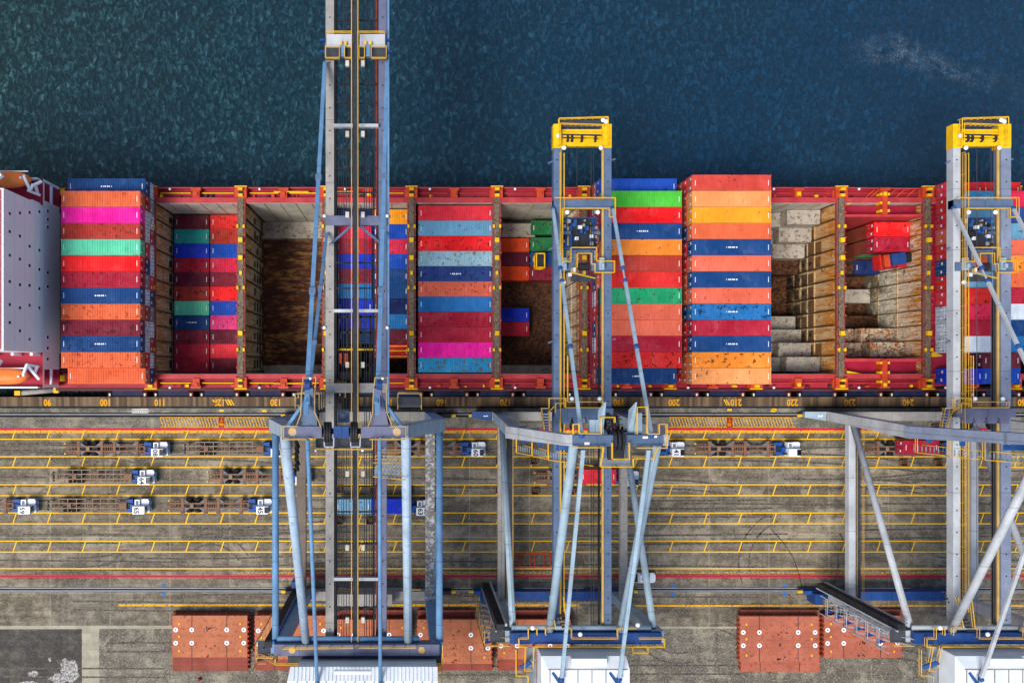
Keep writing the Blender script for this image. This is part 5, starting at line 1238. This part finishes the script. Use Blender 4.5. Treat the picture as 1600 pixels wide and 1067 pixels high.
        one('handrail', M['yellow'], lambda m: m.rail([(gx[0] + .6, yt - 2, zg1), (gx[0] + .6, yt + 1.7, zg1), (gx[2] + .3, yt + 1.9, zg1), (gx[2] + .3, yt - 2, zg1)], 1.1, .075, .9)); one('handrail', M['yellow'], lambda m: m.rail([(gx[1] - .1, yt - 2, zg1), (gx[1] - .1, yt + 1, zg1), (gx[2] - .2, yt + .8, zg1)], 1.1, .065, .7))
        for x, y in ((gx[1] + .5, yt - 2.3), (gx[2] - .6, yt - 2.3), (gx[1] - .3, yt - .6), (gx[2] + .1, yt + 1.4), (gx[2] - .3, yt + 1.6)): lamp(x, y, zg1 + .5, .33)
        one('tip_sheave', M['dark'], lambda m: [m.tube((x, yt - .9, zg1), (x + .3, yt - .9, zg1), .5, 12) for x in (-2.5, -1.9, -.5, 1.4)])
        # girder walkway
        wx0, wx1 = gx[1] + (.02 if not s3 else .15), gx[1] + (.55 if not s3 else .95)
        one('girder_walkway', M['darkgrate'], lambda m: m.box(wx0, wx1, -34, yt - 3, zg1 - .8, zg1 - .7))
        one('handrail', M['rail'], lambda m: m.rail([(wx1, -34, zg1 - .7), (wx1, ly(405, zg1), zg1 - .7)], 1.1, .06, 3)); one('handrail', M['rail'], lambda m: m.rail([(wx1, ly(335, zg1), zg1 - .7), (wx1, yt - 3, zg1 - .7)], 1.1, .06, 3))
        one('handrail', M['rail'], lambda m: m.rail([(wx0 - .1, -34, zg1), (wx0 - .1, yt - 3, zg1)], 1.0, .05, 3))
        for y in (ly(250 + 0, zg1), ly(420, zg1), ly(540, zg1)):
            pass
        # front cross beam and rails
        y = ly(319, zg1)
        one('cross_beam', st['lsb2'], lambda m: m.box(gx[0], gx[3] + .1, y - .6, y + .6, zg1 - 1.2, zg1 + .25))
        one('handrail', M['rail'], lambda m: m.rail([(gx[1] - .9, y + .68, zg1 + .2), (gx[3] + .3, y + .68, zg1 + .2), (gx[3] + .3, y - 2.0, zg1 + .2), (gx[2] + .5, y - 2.0, zg1 + .2), (gx[2] + .5, y - .8, zg1 + .2), (gx[1] + .2, y - .8, zg1 + .2), (gx[1] + .2, y - 8.2, zg1 + .2), (gx[1] + 1.4, y - 8.3, zg1 + .2)], 1.0, .06, 1.8))
        lamp(gx[1] + 1.0, y - 1.2, zg1 + .3, .34); lamp(gx[2] - 1.0, y - 1.2, zg1 + .3, .34)
        # trolley
        yA, yB = ly(337, zg1), ly(388, zg1)
        tr = one('trolley', M['dark'], lambda m: m.box(-1.3, 1.1, yB + .2, yA - .2, zg1 - 2.6, zg1 - 1.2))
        one('trolley_frame', M['cb1d'], lambda m: (m.box(-2.9, -1.35, yB + .4, yA - .6, zg1 - 2.8, zg1 - 1.6), m.box(1.15, 2.1, yB + .4, yA - .4, zg1 - 2.8, zg1 - 1.6), m.box(-2.9, 2.2, yB, yB + .35, zg1 - 2.0, zg1 - 1.3), m.box(-2.9, 2.2, yA - .35, yA, zg1 - 2.0, zg1 - 1.3)), tr)
        rg = random.Random(5)
        for _ in range(34):
            x = rg.uniform(-2.7, 2.1); yy = rg.uniform(yB + .3, yA - .4); r_ = rg.uniform(.08, .3); MB().box(x - r_, x + r_, yy - r_, yy + r_ * 1.4, zg1 - 1.6, zg1 - rg.uniform(.5, 1.1)).build('gear_box', rg.choice([M['dark'], M['dark'], M['cb1d'], M['cgrey']]), tr)
        for x, yy in ((-.4, (yA + yB) / 2 + .8), (-.9, (yA + yB) / 2 - .8), (1.3, (yA + yB) / 2 - .5)): one('control_box', M['house'], lambda m: m.box(x - .28, x + .28, yy - .24, yy + .24, zg1 - 1.19, zg1 - .7), tr)
        for x in (-2.3, 1.9): one('trolley_hook', M['cb2'], lambda m: m.box(x - .6, x + .6, (yA + yB) / 2 - .22, (yA + yB) / 2 + .22, zg1 - 1.5, zg1 - .8), tr)
        for x in (-2.0, 1.3): one('trolley_strip', M['rail'], lambda m: m.box(x - .06, x + .06, yB + .6, yA - .7, zg1 - 1.59, zg1 - 1.4), tr)
        # rear platform of the trolley area
        y = ly(417, zg1)
        one('cross_beam', st['lsb2'], lambda m: (m.box(gx[0] + .2, -1.4, y - .6, y + .6, zg1 - 1.2, zg1 + .25), m.box(1.0, gx[3] + .1, y - .6, y + .6, zg1 - 1.2, zg1 + .25), m.box(-1.8, -1.3, y, y + 2.4, zg1 - .6, zg1 + .1), m.box(.9, 1.4, y, y + 2.4, zg1 - .6, zg1 + .1), m.box(-1.3, .9, y + 2.0, y + 2.4, zg1 - .6, zg1 + .1)))
        for pts in ([(-2.0, y + .7, zg1 + .1), (-2.0, y + 2.6, zg1 + .1), (1.6, y + 2.6, zg1 + .1), (1.6, y + .7, zg1 + .1), (gx[3] + .2, y + .7, zg1 + .1), (gx[3] + .2, y - .9, zg1 + .1), (1.4, y - .9, zg1 + .1), (1.4, y + .3, zg1), (.9, y + .3, zg1), (.9, y + 1.8, zg1), (-1.1, y + 1.8, zg1), (-1.1, y - .1, zg1), (-1.9, y - .3, zg1), (-1.9, y - .9, zg1), (1.4, y - 1.7, zg1)],):
            one('handrail', M['rail'], lambda m: m.rail(pts, 1.0, .06, 1.4))
        for x in (-2.9, 2.4): one('stay_lug', M['cb2l'], lambda m: (m.box(x - .35, x + .35, y - .5, y + 1.2, zg1 + .25, zg1 + .7), m.box(x - .2, x + .2, y - .3, y + .3, zg1 + .7, zg1 + 1.3)))
        one('winch', M['dark'], lambda m: m.tube((-.8, y, zg1 + .2), (.5, y, zg1 + .2), .55, 14))
        lamp(-2.9, y - 2.2, zg1 + .2, .34); one('signal_box', M['house'], lambda m: (m.box(-2.3, -1.8, y - 1.4, y - .9, zg1, zg1 + .4), m.box(-1.7, -1.3, y - .8, y - .2, zg1 + .3, zg1 + .6)))
        one('service_rail', M['darkgrate'], lambda m: m.box(-1.7, 1.8, y - 2.0, y - 1.0, zg1 - 1, zg1 - .9))
        one('drag_chain', M['rubber'], lambda m: m.box(gx[2] - .75, gx[2] - .5, -36, y - 3, zg1 - .9, zg1 - .6))
        for yy in (250, 386, 532): one('girder_bracket', st['lsb2'], lambda m: (m.beam((gx[0] + .1, ly(yy, zg1), zg1 - .6), (gx[0] - .7, ly(yy + 4, zg1), zg1 - .6), .2, .2), m.beam((gx[3] - .1, ly(yy, zg1), zg1 - .6), (gx[3] + .7, ly(yy - 3, zg1), zg1 - .6), .2, .2)))
        # boom hinge beam at the waterside
        y = ly(645, z1)
        one('hinge_beam', st['apex'] if not s3 else M['cpurple'], lambda m: (m.box(gx[0] - .0, gx[3] + .1, y - .6, y + .65, z1 - 1, z1 + .4), [m.prism([(x - .55, y - 1.5), (x + .55, y - 1.5), (x + .8, y - .6), (x - .8, y - .6)], z1 - 1, z1 + .2) for x in (-2.6, -.9, .9, 2.6)]))
        zr = z1 + .4
        for pts in ([(-6.6, y + .4, zr), (-6.6, y + 2.2, zr), (-4.6, y + 2.2, zr), (-4.6, 14, zr)] if 0 else [(-5.3, y - 3.0, zr - 3), (-6.2, y + .7, zr - .5), (-5.2, y + .7, zr), (-5.2, y + 2.1, zr), (-2.9, y + 2.1, zr), (-2.9, y + .8, zr), (2.4, y + .8, zr), (2.4, y + 1.6, zr), (-2.6, y + 1.6, zr), (-2.6, y + 8, zr)], [(-4.3, y + .1, zr), (-4.3, y + 1.4, zr), (-3.1, y + 1.4, zr)], [(-4.6, y - 3.0, zr - 3), (-5.2, y + .2, zr - .5), (-4.5, y + .9, zr)]):
            one('handrail', M['rail'], lambda m: m.rail(pts, 1.0, .065, 1.6))
        one('stair_flight', M['cb1d'], lambda m: [m.box(-5.9 + i * .09, -5.1 + i * .09, y + .3 - i * .42, y + .55 - i * .42, zr - .6 - i * .28, zr - .5 - i * .28) for i in range(9)])
        lamp(-1.9, y + 2.0, zr + .3, .33); lamp(2.0, y + 2.0, zr + .3, .33)
        one('hinge_sheave', M['dark'], lambda m: [m.tube((x, y - 1.6, z1 - 1.4), (x + .35, y - 1.6, z1 - 1.4), .9, 16) for x in (-3.2, -1.7, 1.5, 2.9)])
        # apex fins, sheaves, railings
        for x in (-1.9, 1.7):
            one('apex_fin', M['cb2l'], lambda m: m.add([(x - .35, -7.5, za - .5), (x + .35, -7.5, za - .5), (x + .05, -3.6, za + 2.6), (x - .15, -3.6, za + 2.6), (x - .45, -4.6, za + .6), (x + .45, -4.6, za + .6)], [(0, 4, 3), (1, 2, 5), (0, 3, 2, 1), (4, 5, 2, 3), (0, 1, 5, 4)]))
        one('apex_block', M['cb2l'], lambda m: (m.box(-3.2, -1.6, -7.54, -5.8, za - 1, za - .2), m.box(2.1, 3.1, -7.54, -5.0, za - 1, za - .3)))
        one('apex_sheave', M['dark'], lambda m: [m.tube((x, -8.2, za + .3), (x + .3, -8.2, za + .3), 1.2, 18) for x in (-.6, -.1, .4)] + [m.box(-.9, 1.0, -10.6, -8.9, za - 1.2, za - .4)])
        mb = MB(); rg = random.Random(9)
        for _ in range(26):
            x = rg.uniform(-1.2, 1.2); yy = rg.uniform(-7.4, -5.2); mb.box(x - .06, x + .06, yy - .5, yy + .5, za - 1.6, za - 1.0); mb.box(x - .5, x + .5, yy - .05, yy + .05, za - 1.3, za - 1.1)
        mb.build('rope_frame', M['dark'], e)
        za_ = za + .7
        for pts in ([(-5.5, -8.95, za_), (-1.9, -8.95, za_), (-1.9, -11.4, za - 1), (2.0, -11.4, za - 1), (2.0, -10.4, za - 1), (4.4, -10.4, za - 1), (4.4, -9, za_)], [(-5.5, -7.4, za_), (-5.5, -6.2, za_), (-4.8, -6.2, za_), (-4.8, -7.3, za_), (-2.2, -7.35, za_), (-2.2, -5.4, za_), (-.6, -5.4, za_), (-.6, -6.0, za_)], [(2.0, -7.35, za_), (2.0, -4.2, za_), (3.2, -4.2, za_), (3.2, -7.35, za_), (4.6, -7.35, za_), (4.6, -6.2, za_), (5.5, -6.2, za_), (5.5, -9.0, za_), (2, -9.0, za_)], [(-.9, -8.4, za_), (-.9, -10.3, za_), (1.1, -10.3, za_), (1.1, -8.4, za_)]):
            one('handrail', M['rail'], lambda m: m.rail(pts, 1.0, .065, 1.4))
        one('apex_walkway', M['treads'], lambda m: m.box(-1.8, 1.9, -11.35, -10.4, za - 1.2, za - 1.05))
        one('name_plate', M['white'], lambda m: (m.box(-4.0, -3.4, -8.7, -8.4, za_ + .001, za_ + .03), m.box(2.9, 3.5, -7.95, -7.7, za_ + .001, za_ + .03), m.box(3.9, 4.6, -7.85, -7.6, za_ + .001, za_ + .03)))
        # stair flights climbing along the inclined upper leg
        for k_, (xa_, xb_, zz) in enumerate(((-hw + .3, -8.0, z1 - 1), (-8.1, -6.6, z1 + 4), (-6.7, -2.4, z1 + 9))):
            dz = 4.0 if k_ < 2 else 7; yy = -10.9
            n = 7 if k_ < 2 else 16
            one('stair_tread', M['treads'], lambda m: [m.box(xa_ + (xb_ - xa_) * i / n + .03, xa_ + (xb_ - xa_) * (i + .75) / n, yy - .5, yy + .35, zz + dz * i / n, zz + dz * i / n + .05) for i in range(n)])
            one('stair_deck', M['cb1d'], lambda m: [m.box(xa_ + .6 + (xb_ - xa_ - .7) * i / n, xa_ + .6 + (xb_ - xa_ - .7) * (i + .8) / n, yy + .9, yy + 1.6, zz + dz * .5, zz + dz * .5 + .1) for i in range(n)])
            one('handrail', M['rail'], lambda m: (m.rail([(xa_, yy + 1.7, zz), (xa_, yy - .6, zz), (xb_, yy - .6, zz + dz)], 1.0, .06, .9), m.rail([(xa_ + .9, yy + .5, zz + .5), (xb_, yy + .5, zz + dz)], 1.0, .06, .9)))
        for i in range(2 if not s3 else 3):
            t = .12 + i * .22; xx = -(hw + .3) + t * (hw - 5.1); zz = z1 + t * (za - z1) + 1.3
            one('leg_bracket', M['cb2'], lambda m: (m.box(xx - .07, xx + .07, -9.4, -7.6, zz, zz + .12), m.box(xx, xx + .9, -7.7, -7.55, zz, zz + .12), m.beam((xx, -9.3, zz + .1), (xx + .9, -7.6, zz + .1), .1, .1)))
        # stays
        for s_ in (-1, 1):
            xo = -4.45 if s_ < 0 else 4.0
            a_, b_ = Vector((xo, ly(326, zg1), zg1 + .3)), Vector((xo * .98, -7.6, za + .8))
            o_ = one('forestay', st['stay'], lambda m: [m.beam(a_.lerp(b_, t0), a_.lerp(b_, t1), .42, .34) for t0, t1 in ((0, .30), (.36, .64), (.66, 1.0))] + [m.tube(a_.lerp(b_, .3), a_.lerp(b_, .36), .12, 6)])
            for t in (.0, .30, .36, .65, 1.0):
                c_ = a_.lerp(b_, t); MB().ball((c_.x, c_.y, c_.z), .36, 8, 5).build('link_pin', M['cb1d'], o_)
            c_, d_ = Vector((xo * .92, -9.3, za + .4)), Vector((xo * .92 - .1, -41.5, 33.4))
            o_ = one('backstay', st['stay'], lambda m: m.beam(c_, d_, .46, .36)); 
            MB().ball(tuple(d_), .42, 8, 5).build('link_pin', M['cb1d'], o_)
            one('backstay', M['cb1d'] if not s3 else st['stay'], lambda m: (m.tube(d_, (d_.x - .1, -44.0, 33.2), .2, 8), m.tube((d_.x - .1, -44.0, 33.2), (d_.x - .2, -52, 33), .22, 8)))
            one('stay_cradle', M['cb1d'], lambda m: (m.beam((d_.x - 1.1, d_.y + .6, 32.6), (d_.x + .2, d_.y - 1.3, 32.9), .3, .3), m.box(d_.x - .5, d_.x + .4, d_.y - 1.6, d_.y - 1.0, 32.5, 33.2), m.beam((d_.x - .4, d_.y - 1.2, 32.6), (d_.x + .7, d_.y - 2.5, 32.6), .1, .1)))
        # portal ties' walkways, stair tower and lift mast
        one('tie_walkway', M['darkgrate'], lambda m: m.box(-hw + .62, -hw + 1.9, yl0 + 1, yw0 - 1.2, 9.5, 9.6))
        for x in (-hw + .8, -hw + 1.9): one('handrail', M['railworn'], lambda m: m.rail([(x, yl0 + 1, 9.6), (x, yw0 - 1.2, 9.6)], 1.0, .055, 2.5))
        # landside rails
        zl = z1 + 1.0; y = yl1
        for pts in ([(-8.3, y - .85, zl), (-hw + .4, y - .85, zl), (-hw + .4, y + .3, zl), (-8.2, y + .3, zl), (-8.2, y + 1.7, zl), (-7.0, y + 1.7, zl), (-7.0, y + .8, zl)], [(-5.8, y + .8, zl), (-5.8, y + 1.7, zl), (-4.4, y + 1.8, zl), (-5.2, y + 6, zl)], [(-3.3, y + 6, zl), (-2.8, y + 1.8, zl), (-2.2, y + 1.7, zl), (-2.2, y + .3, zl), (4.2, y + .3, zl), (4.2, y + 1.7, zl), (6.8, y + 1.7, zl)], [(7.2, y + .3, zl), (hw + .8, y + .3, zl), (hw + .8, y - .85, zl), (-7.4, y - .85, zl), (-7.4, y - 4, zl - 1)], [(-8.6, y - .9, zl), (-8.6, y - 4.5, zl - 1), (-7.6, y - 4.5, zl - 1)], [(6.3, y - .9, zl), (6.3, y - 1.7, zl), (8.4, y - 1.7, zl), (8.4, y - .9, zl)]):
            one('handrail', M['rail'], lambda m: m.rail(pts, 1.1, .065, 1.6))
        one('landside_stair', M['dark'], lambda m: [m.box(-4.9 + i * .16, -3.6 + i * .13, y + 5.6 - i * .42, y + 5.85 - i * .42, zl - 3.2 + i * .28, zl - 3.1 + i * .28) for i in range(12)])
        for x, yy in ((-7.6, y + 1.8), (-1.0, y + .9), (7.0, y + 2.2)): lamp(x, yy, zl + 1, .34)
        # white machinery house
        hx0, hx1 = -6.7, 5.2
        zt_h = 32.6
        hs_ = one('machinery_house', M['house'], lambda m: m.prism([(hx0, -38.9), (hx1 - .6, -38.9), (hx1, -39.6), (hx1, -58), (hx0, -58)], 28.2, zt_h - .8))
        one('roof', M['house'], lambda m: m.add([(hx0, -38.9, zt_h - .8), (hx1 - .3, -38.9, zt_h - .8), (hx1, -40.4, zt_h), (hx0 + .8, -40.4, zt_h), (hx1, -58, zt_h + .2), (hx0 + .8, -58, zt_h + .2), (hx0, -58, zt_h - .8)], [(0, 3, 2, 1), (3, 5, 4, 2), (0, 6, 5, 3)]), hs_)
        one('roof_box', M['house'], lambda m: m.box(-2.8, 2.0, -39.9, -38.85, zt_h - .5, zt_h + .5), hs_)
        one('roof_seam', M['cgrey'], lambda m: [m.box(hx0 + 1 + i * 1.9, hx0 + 1.04 + i * 1.9, -57, -40.5, zt_h + .02, zt_h + .22) for i in range(6)] + [m.box(hx0 + .8, hx1 - .3, -40.52, -40.42, zt_h + .02, zt_h + .12)], hs_)
        one('house_walkway', M['treads'], lambda m: m.box(hx0 - 1.5, hx0 - .1, -55, -38.9, 28, 28.1))
        one('handrail', M['rail'], lambda m: m.rail([(hx0 - 3.1, -38.9, 28.2), (hx0 - 3.1, -42.6, 28.2), (hx0 - 1.4, -42.6, 28.2), (hx0 - 1.4, -55, 28.2)], 1.1, .065, 1.5)); one('handrail', M['rail'], lambda m: m.rail([(hx1 + .3, -38.9, 28.2), (hx1 + .3, -55, 28.2)], 1.1, .065, 1.5))
        one('house_stair', M['cb1d'], lambda m: m.beam((hx0 - 2.4, -41.7, 28.4), (hx0 - 1.2, -40.4, 30), .6, .2))
    # landside stair tower (a folded stair) with the lift mast beside it
    tx, tyy = (-hw - 2.9, yl1 - 1.0) if not A else (-hw - 2.6, yl1 - 1.9)
    nfl = 6 if not A else 7; zz = 9.6; dz = (z1 - 9.6) / nfl
    mk = 'cb3' if no == 3 else 'railworn'
    for k_ in range(nfl):
        z = zz + k_ * dz
        one('stair_landing', M['cdeep'] if not A else M['dark'], lambda m: m.prism([(tx - 1.0, tyy - 1.0), (tx + .4, tyy - .7), (tx - .9, tyy - .1)] if k_ % 1 == 0 else [], z, z + .12))
        one('stair_tread', M['treads'] if not A else M['dark'], lambda m: [m.box(tx - .6 + i * .32, tx - .36 + i * .32, tyy, tyy + .75, z + dz * i / 9, z + dz * i / 9 + .05) for i in range(9)])
        one('handrail', M[mk], lambda m: (m.rail([(tx - 1.1, tyy + 1.6, z), (tx - 1.1, tyy - 1.1, z), (tx + .3, tyy - 1.1, z)], 1.0, .05, .9), m.rail([(tx - .6, tyy - .1, z), (tx + 2.2, tyy - .1, z + dz)], 1.0, .05, .9), m.rail([(tx - .6, tyy + .85, z), (tx + 2.2, tyy + .85, z + dz)], 1.0, .05, .9)))
    one('tower_post', M[mk], lambda m: [m.box(tx + a_ - .06, tx + a_ + .06, tyy + b_ - .06, tyy + b_ + .06, 8.5, z1 + .5) for a_, b_ in ((-1.2, -1.2), (-1.2, 1.7), (2.4, 1.7))])
    one('lift_mast', M['dark'], lambda m: (m.box(tx + .4, tx + 1.5, tyy + 1.9, tyy + 2.7, 4, z1), [m.box(tx + .35, tx + 1.55, tyy + 1.85, tyy + 2.75, 5 + i * .9, 5.12 + i * .9) for i in range(int((z1 - 5) / .9))]))
    one('mast_rail', M['cb3'] if not A else M['cb1d'], lambda m: (m.box(tx + 1.55, tx + 1.85, tyy + 2.5, tyy + 2.9, 4, z1 + .3), m.box(tx + .2, tx + .36, tyy + 1.7, tyy + 1.9, 4, z1 + .3)))
    one('lift_base', M['cdeep'], lambda m: m.box(tx + .3, tx + 1.7, tyy - 1.2, tyy + .6, .3, 3.5) if not A else m.box(tx + .4, tx + 1.4, tyy + 3.2, tyy + 4.2, .3, 6))
    one('top_platform', M['darkgrate'], lambda m: m.box(tx - .5, -hw - .8, yl1 - .9, yl1 + .9, z1 - .3, z1 - .2))
    one('handrail', M['rail'], lambda m: m.rail([(tx - .6, yl1 - 1.1, z1 - .2), (-hw - .8, yl1 - 1.1, z1 - .2)], 1.1, .065, 1.2))
    # frame on the landside sill: electrics
    if A:
        one('electric_house', M['cgrey'], lambda m: m.box(-5.8, 4.2, -38.9, -37.0, 4.21, 6.6)); one('roof_vent', M['house'], lambda m: (m.box(2.2, 3.2, -38.4, -37.5, 6.61, 7.0),))
        one('service_machinery', M['dark'], lambda m: [m.box(-5.5 + i * 1.6, -4.6 + i * 1.6, -40.4 + (i % 2) * .4, -39.0, 3.0, 4.8) for i in range(6)])
        one('handrail', M['rail'], lambda m: (m.rail([(-5.8, -36.8, 4.3), (-2.0, -36.8, 4.3)], 1, .06, 1), m.rail([(6.0, -36.6, 4.3), (9, -36.6, 4.3)], 1, .06, 1)))
        one('waterside_deck', M['dark'], lambda m: m.box(-hw + 1, -hw + 6, -6.9, -5.4, 4.3, 4.5))
    return e
M['white2'] = paint('cable_box_paint', '#c9c2b0', '#8a8478', .2, .6, 2)
M['chalkpaint'] = paint('disc_grey', '#8a8c98', '#5c5c60', .3, .6, 2)
M['beige'] = paint('beige_tube', '#b8ae9c', '#8a8478', .3, .6, 1)
M['cb1p'] = paint('crane_blue_lit', '#a3b6c6', '#5f86ac', .55, .5, .8, seam=True)  # crane blue made paler: sunlight on the back tubes put into the colour
M['tiepale'] = paint('tie_peeling', '#8e877c', '#e4e2dc', .85, .7, .8)
M['tiebrown'] = paint('tie_brown', '#6e6258', '#4a4038', .4, .7, 1, seam=True)
crane(-7.1, 33.0, 55.0, dict(A=True, leg=M['cb1'], deep=M['cdeep'], tube=M['cb1'], gird=M['cgrey'], gird2=M['cpurple'], sill=M['cgrey'], sillws=M['cgrey'], upper=M['cb2l'], tie=M['tiebrown'], beige=M['beige'],
     lsb=M['cpurple'], apex=M['cpurple'], trail=M['dark']), 'tallest blue crane at left, grey boom reaching past the top edge', 1)
stB = dict(A=False, leg=M['cb2l'], deep=M['cdeep'], tube=M['cb2l'], gird=M['cb2'], gird2=M['cb2'], sill=M['cdeep'], sillws=M['cgrey'], upper=M['cb3'], tie=M['cgrey'], lsb=M['cdeep'], lsb2=M['cb2'], apex=M['cb2'], trail=M['railworn'], stay=M['cb2l'])
crane(24.7, 28.0, 47.0, stB, 'slate-blue crane with yellow boom tip, middle of the three', 2)
stC = dict(stB); stC.update(leg=M['cb3'], tube=M['cb3'], gird=M['cb3'], gird2=M['cb23'], upper=M['cb23'], tie=M['cb3'], stay=M['cb3'], apex=M['cb23'])
crane(81.3, 28.0, 47.0, stC, 'pale grey crane with yellow boom tip at the right edge', 3)
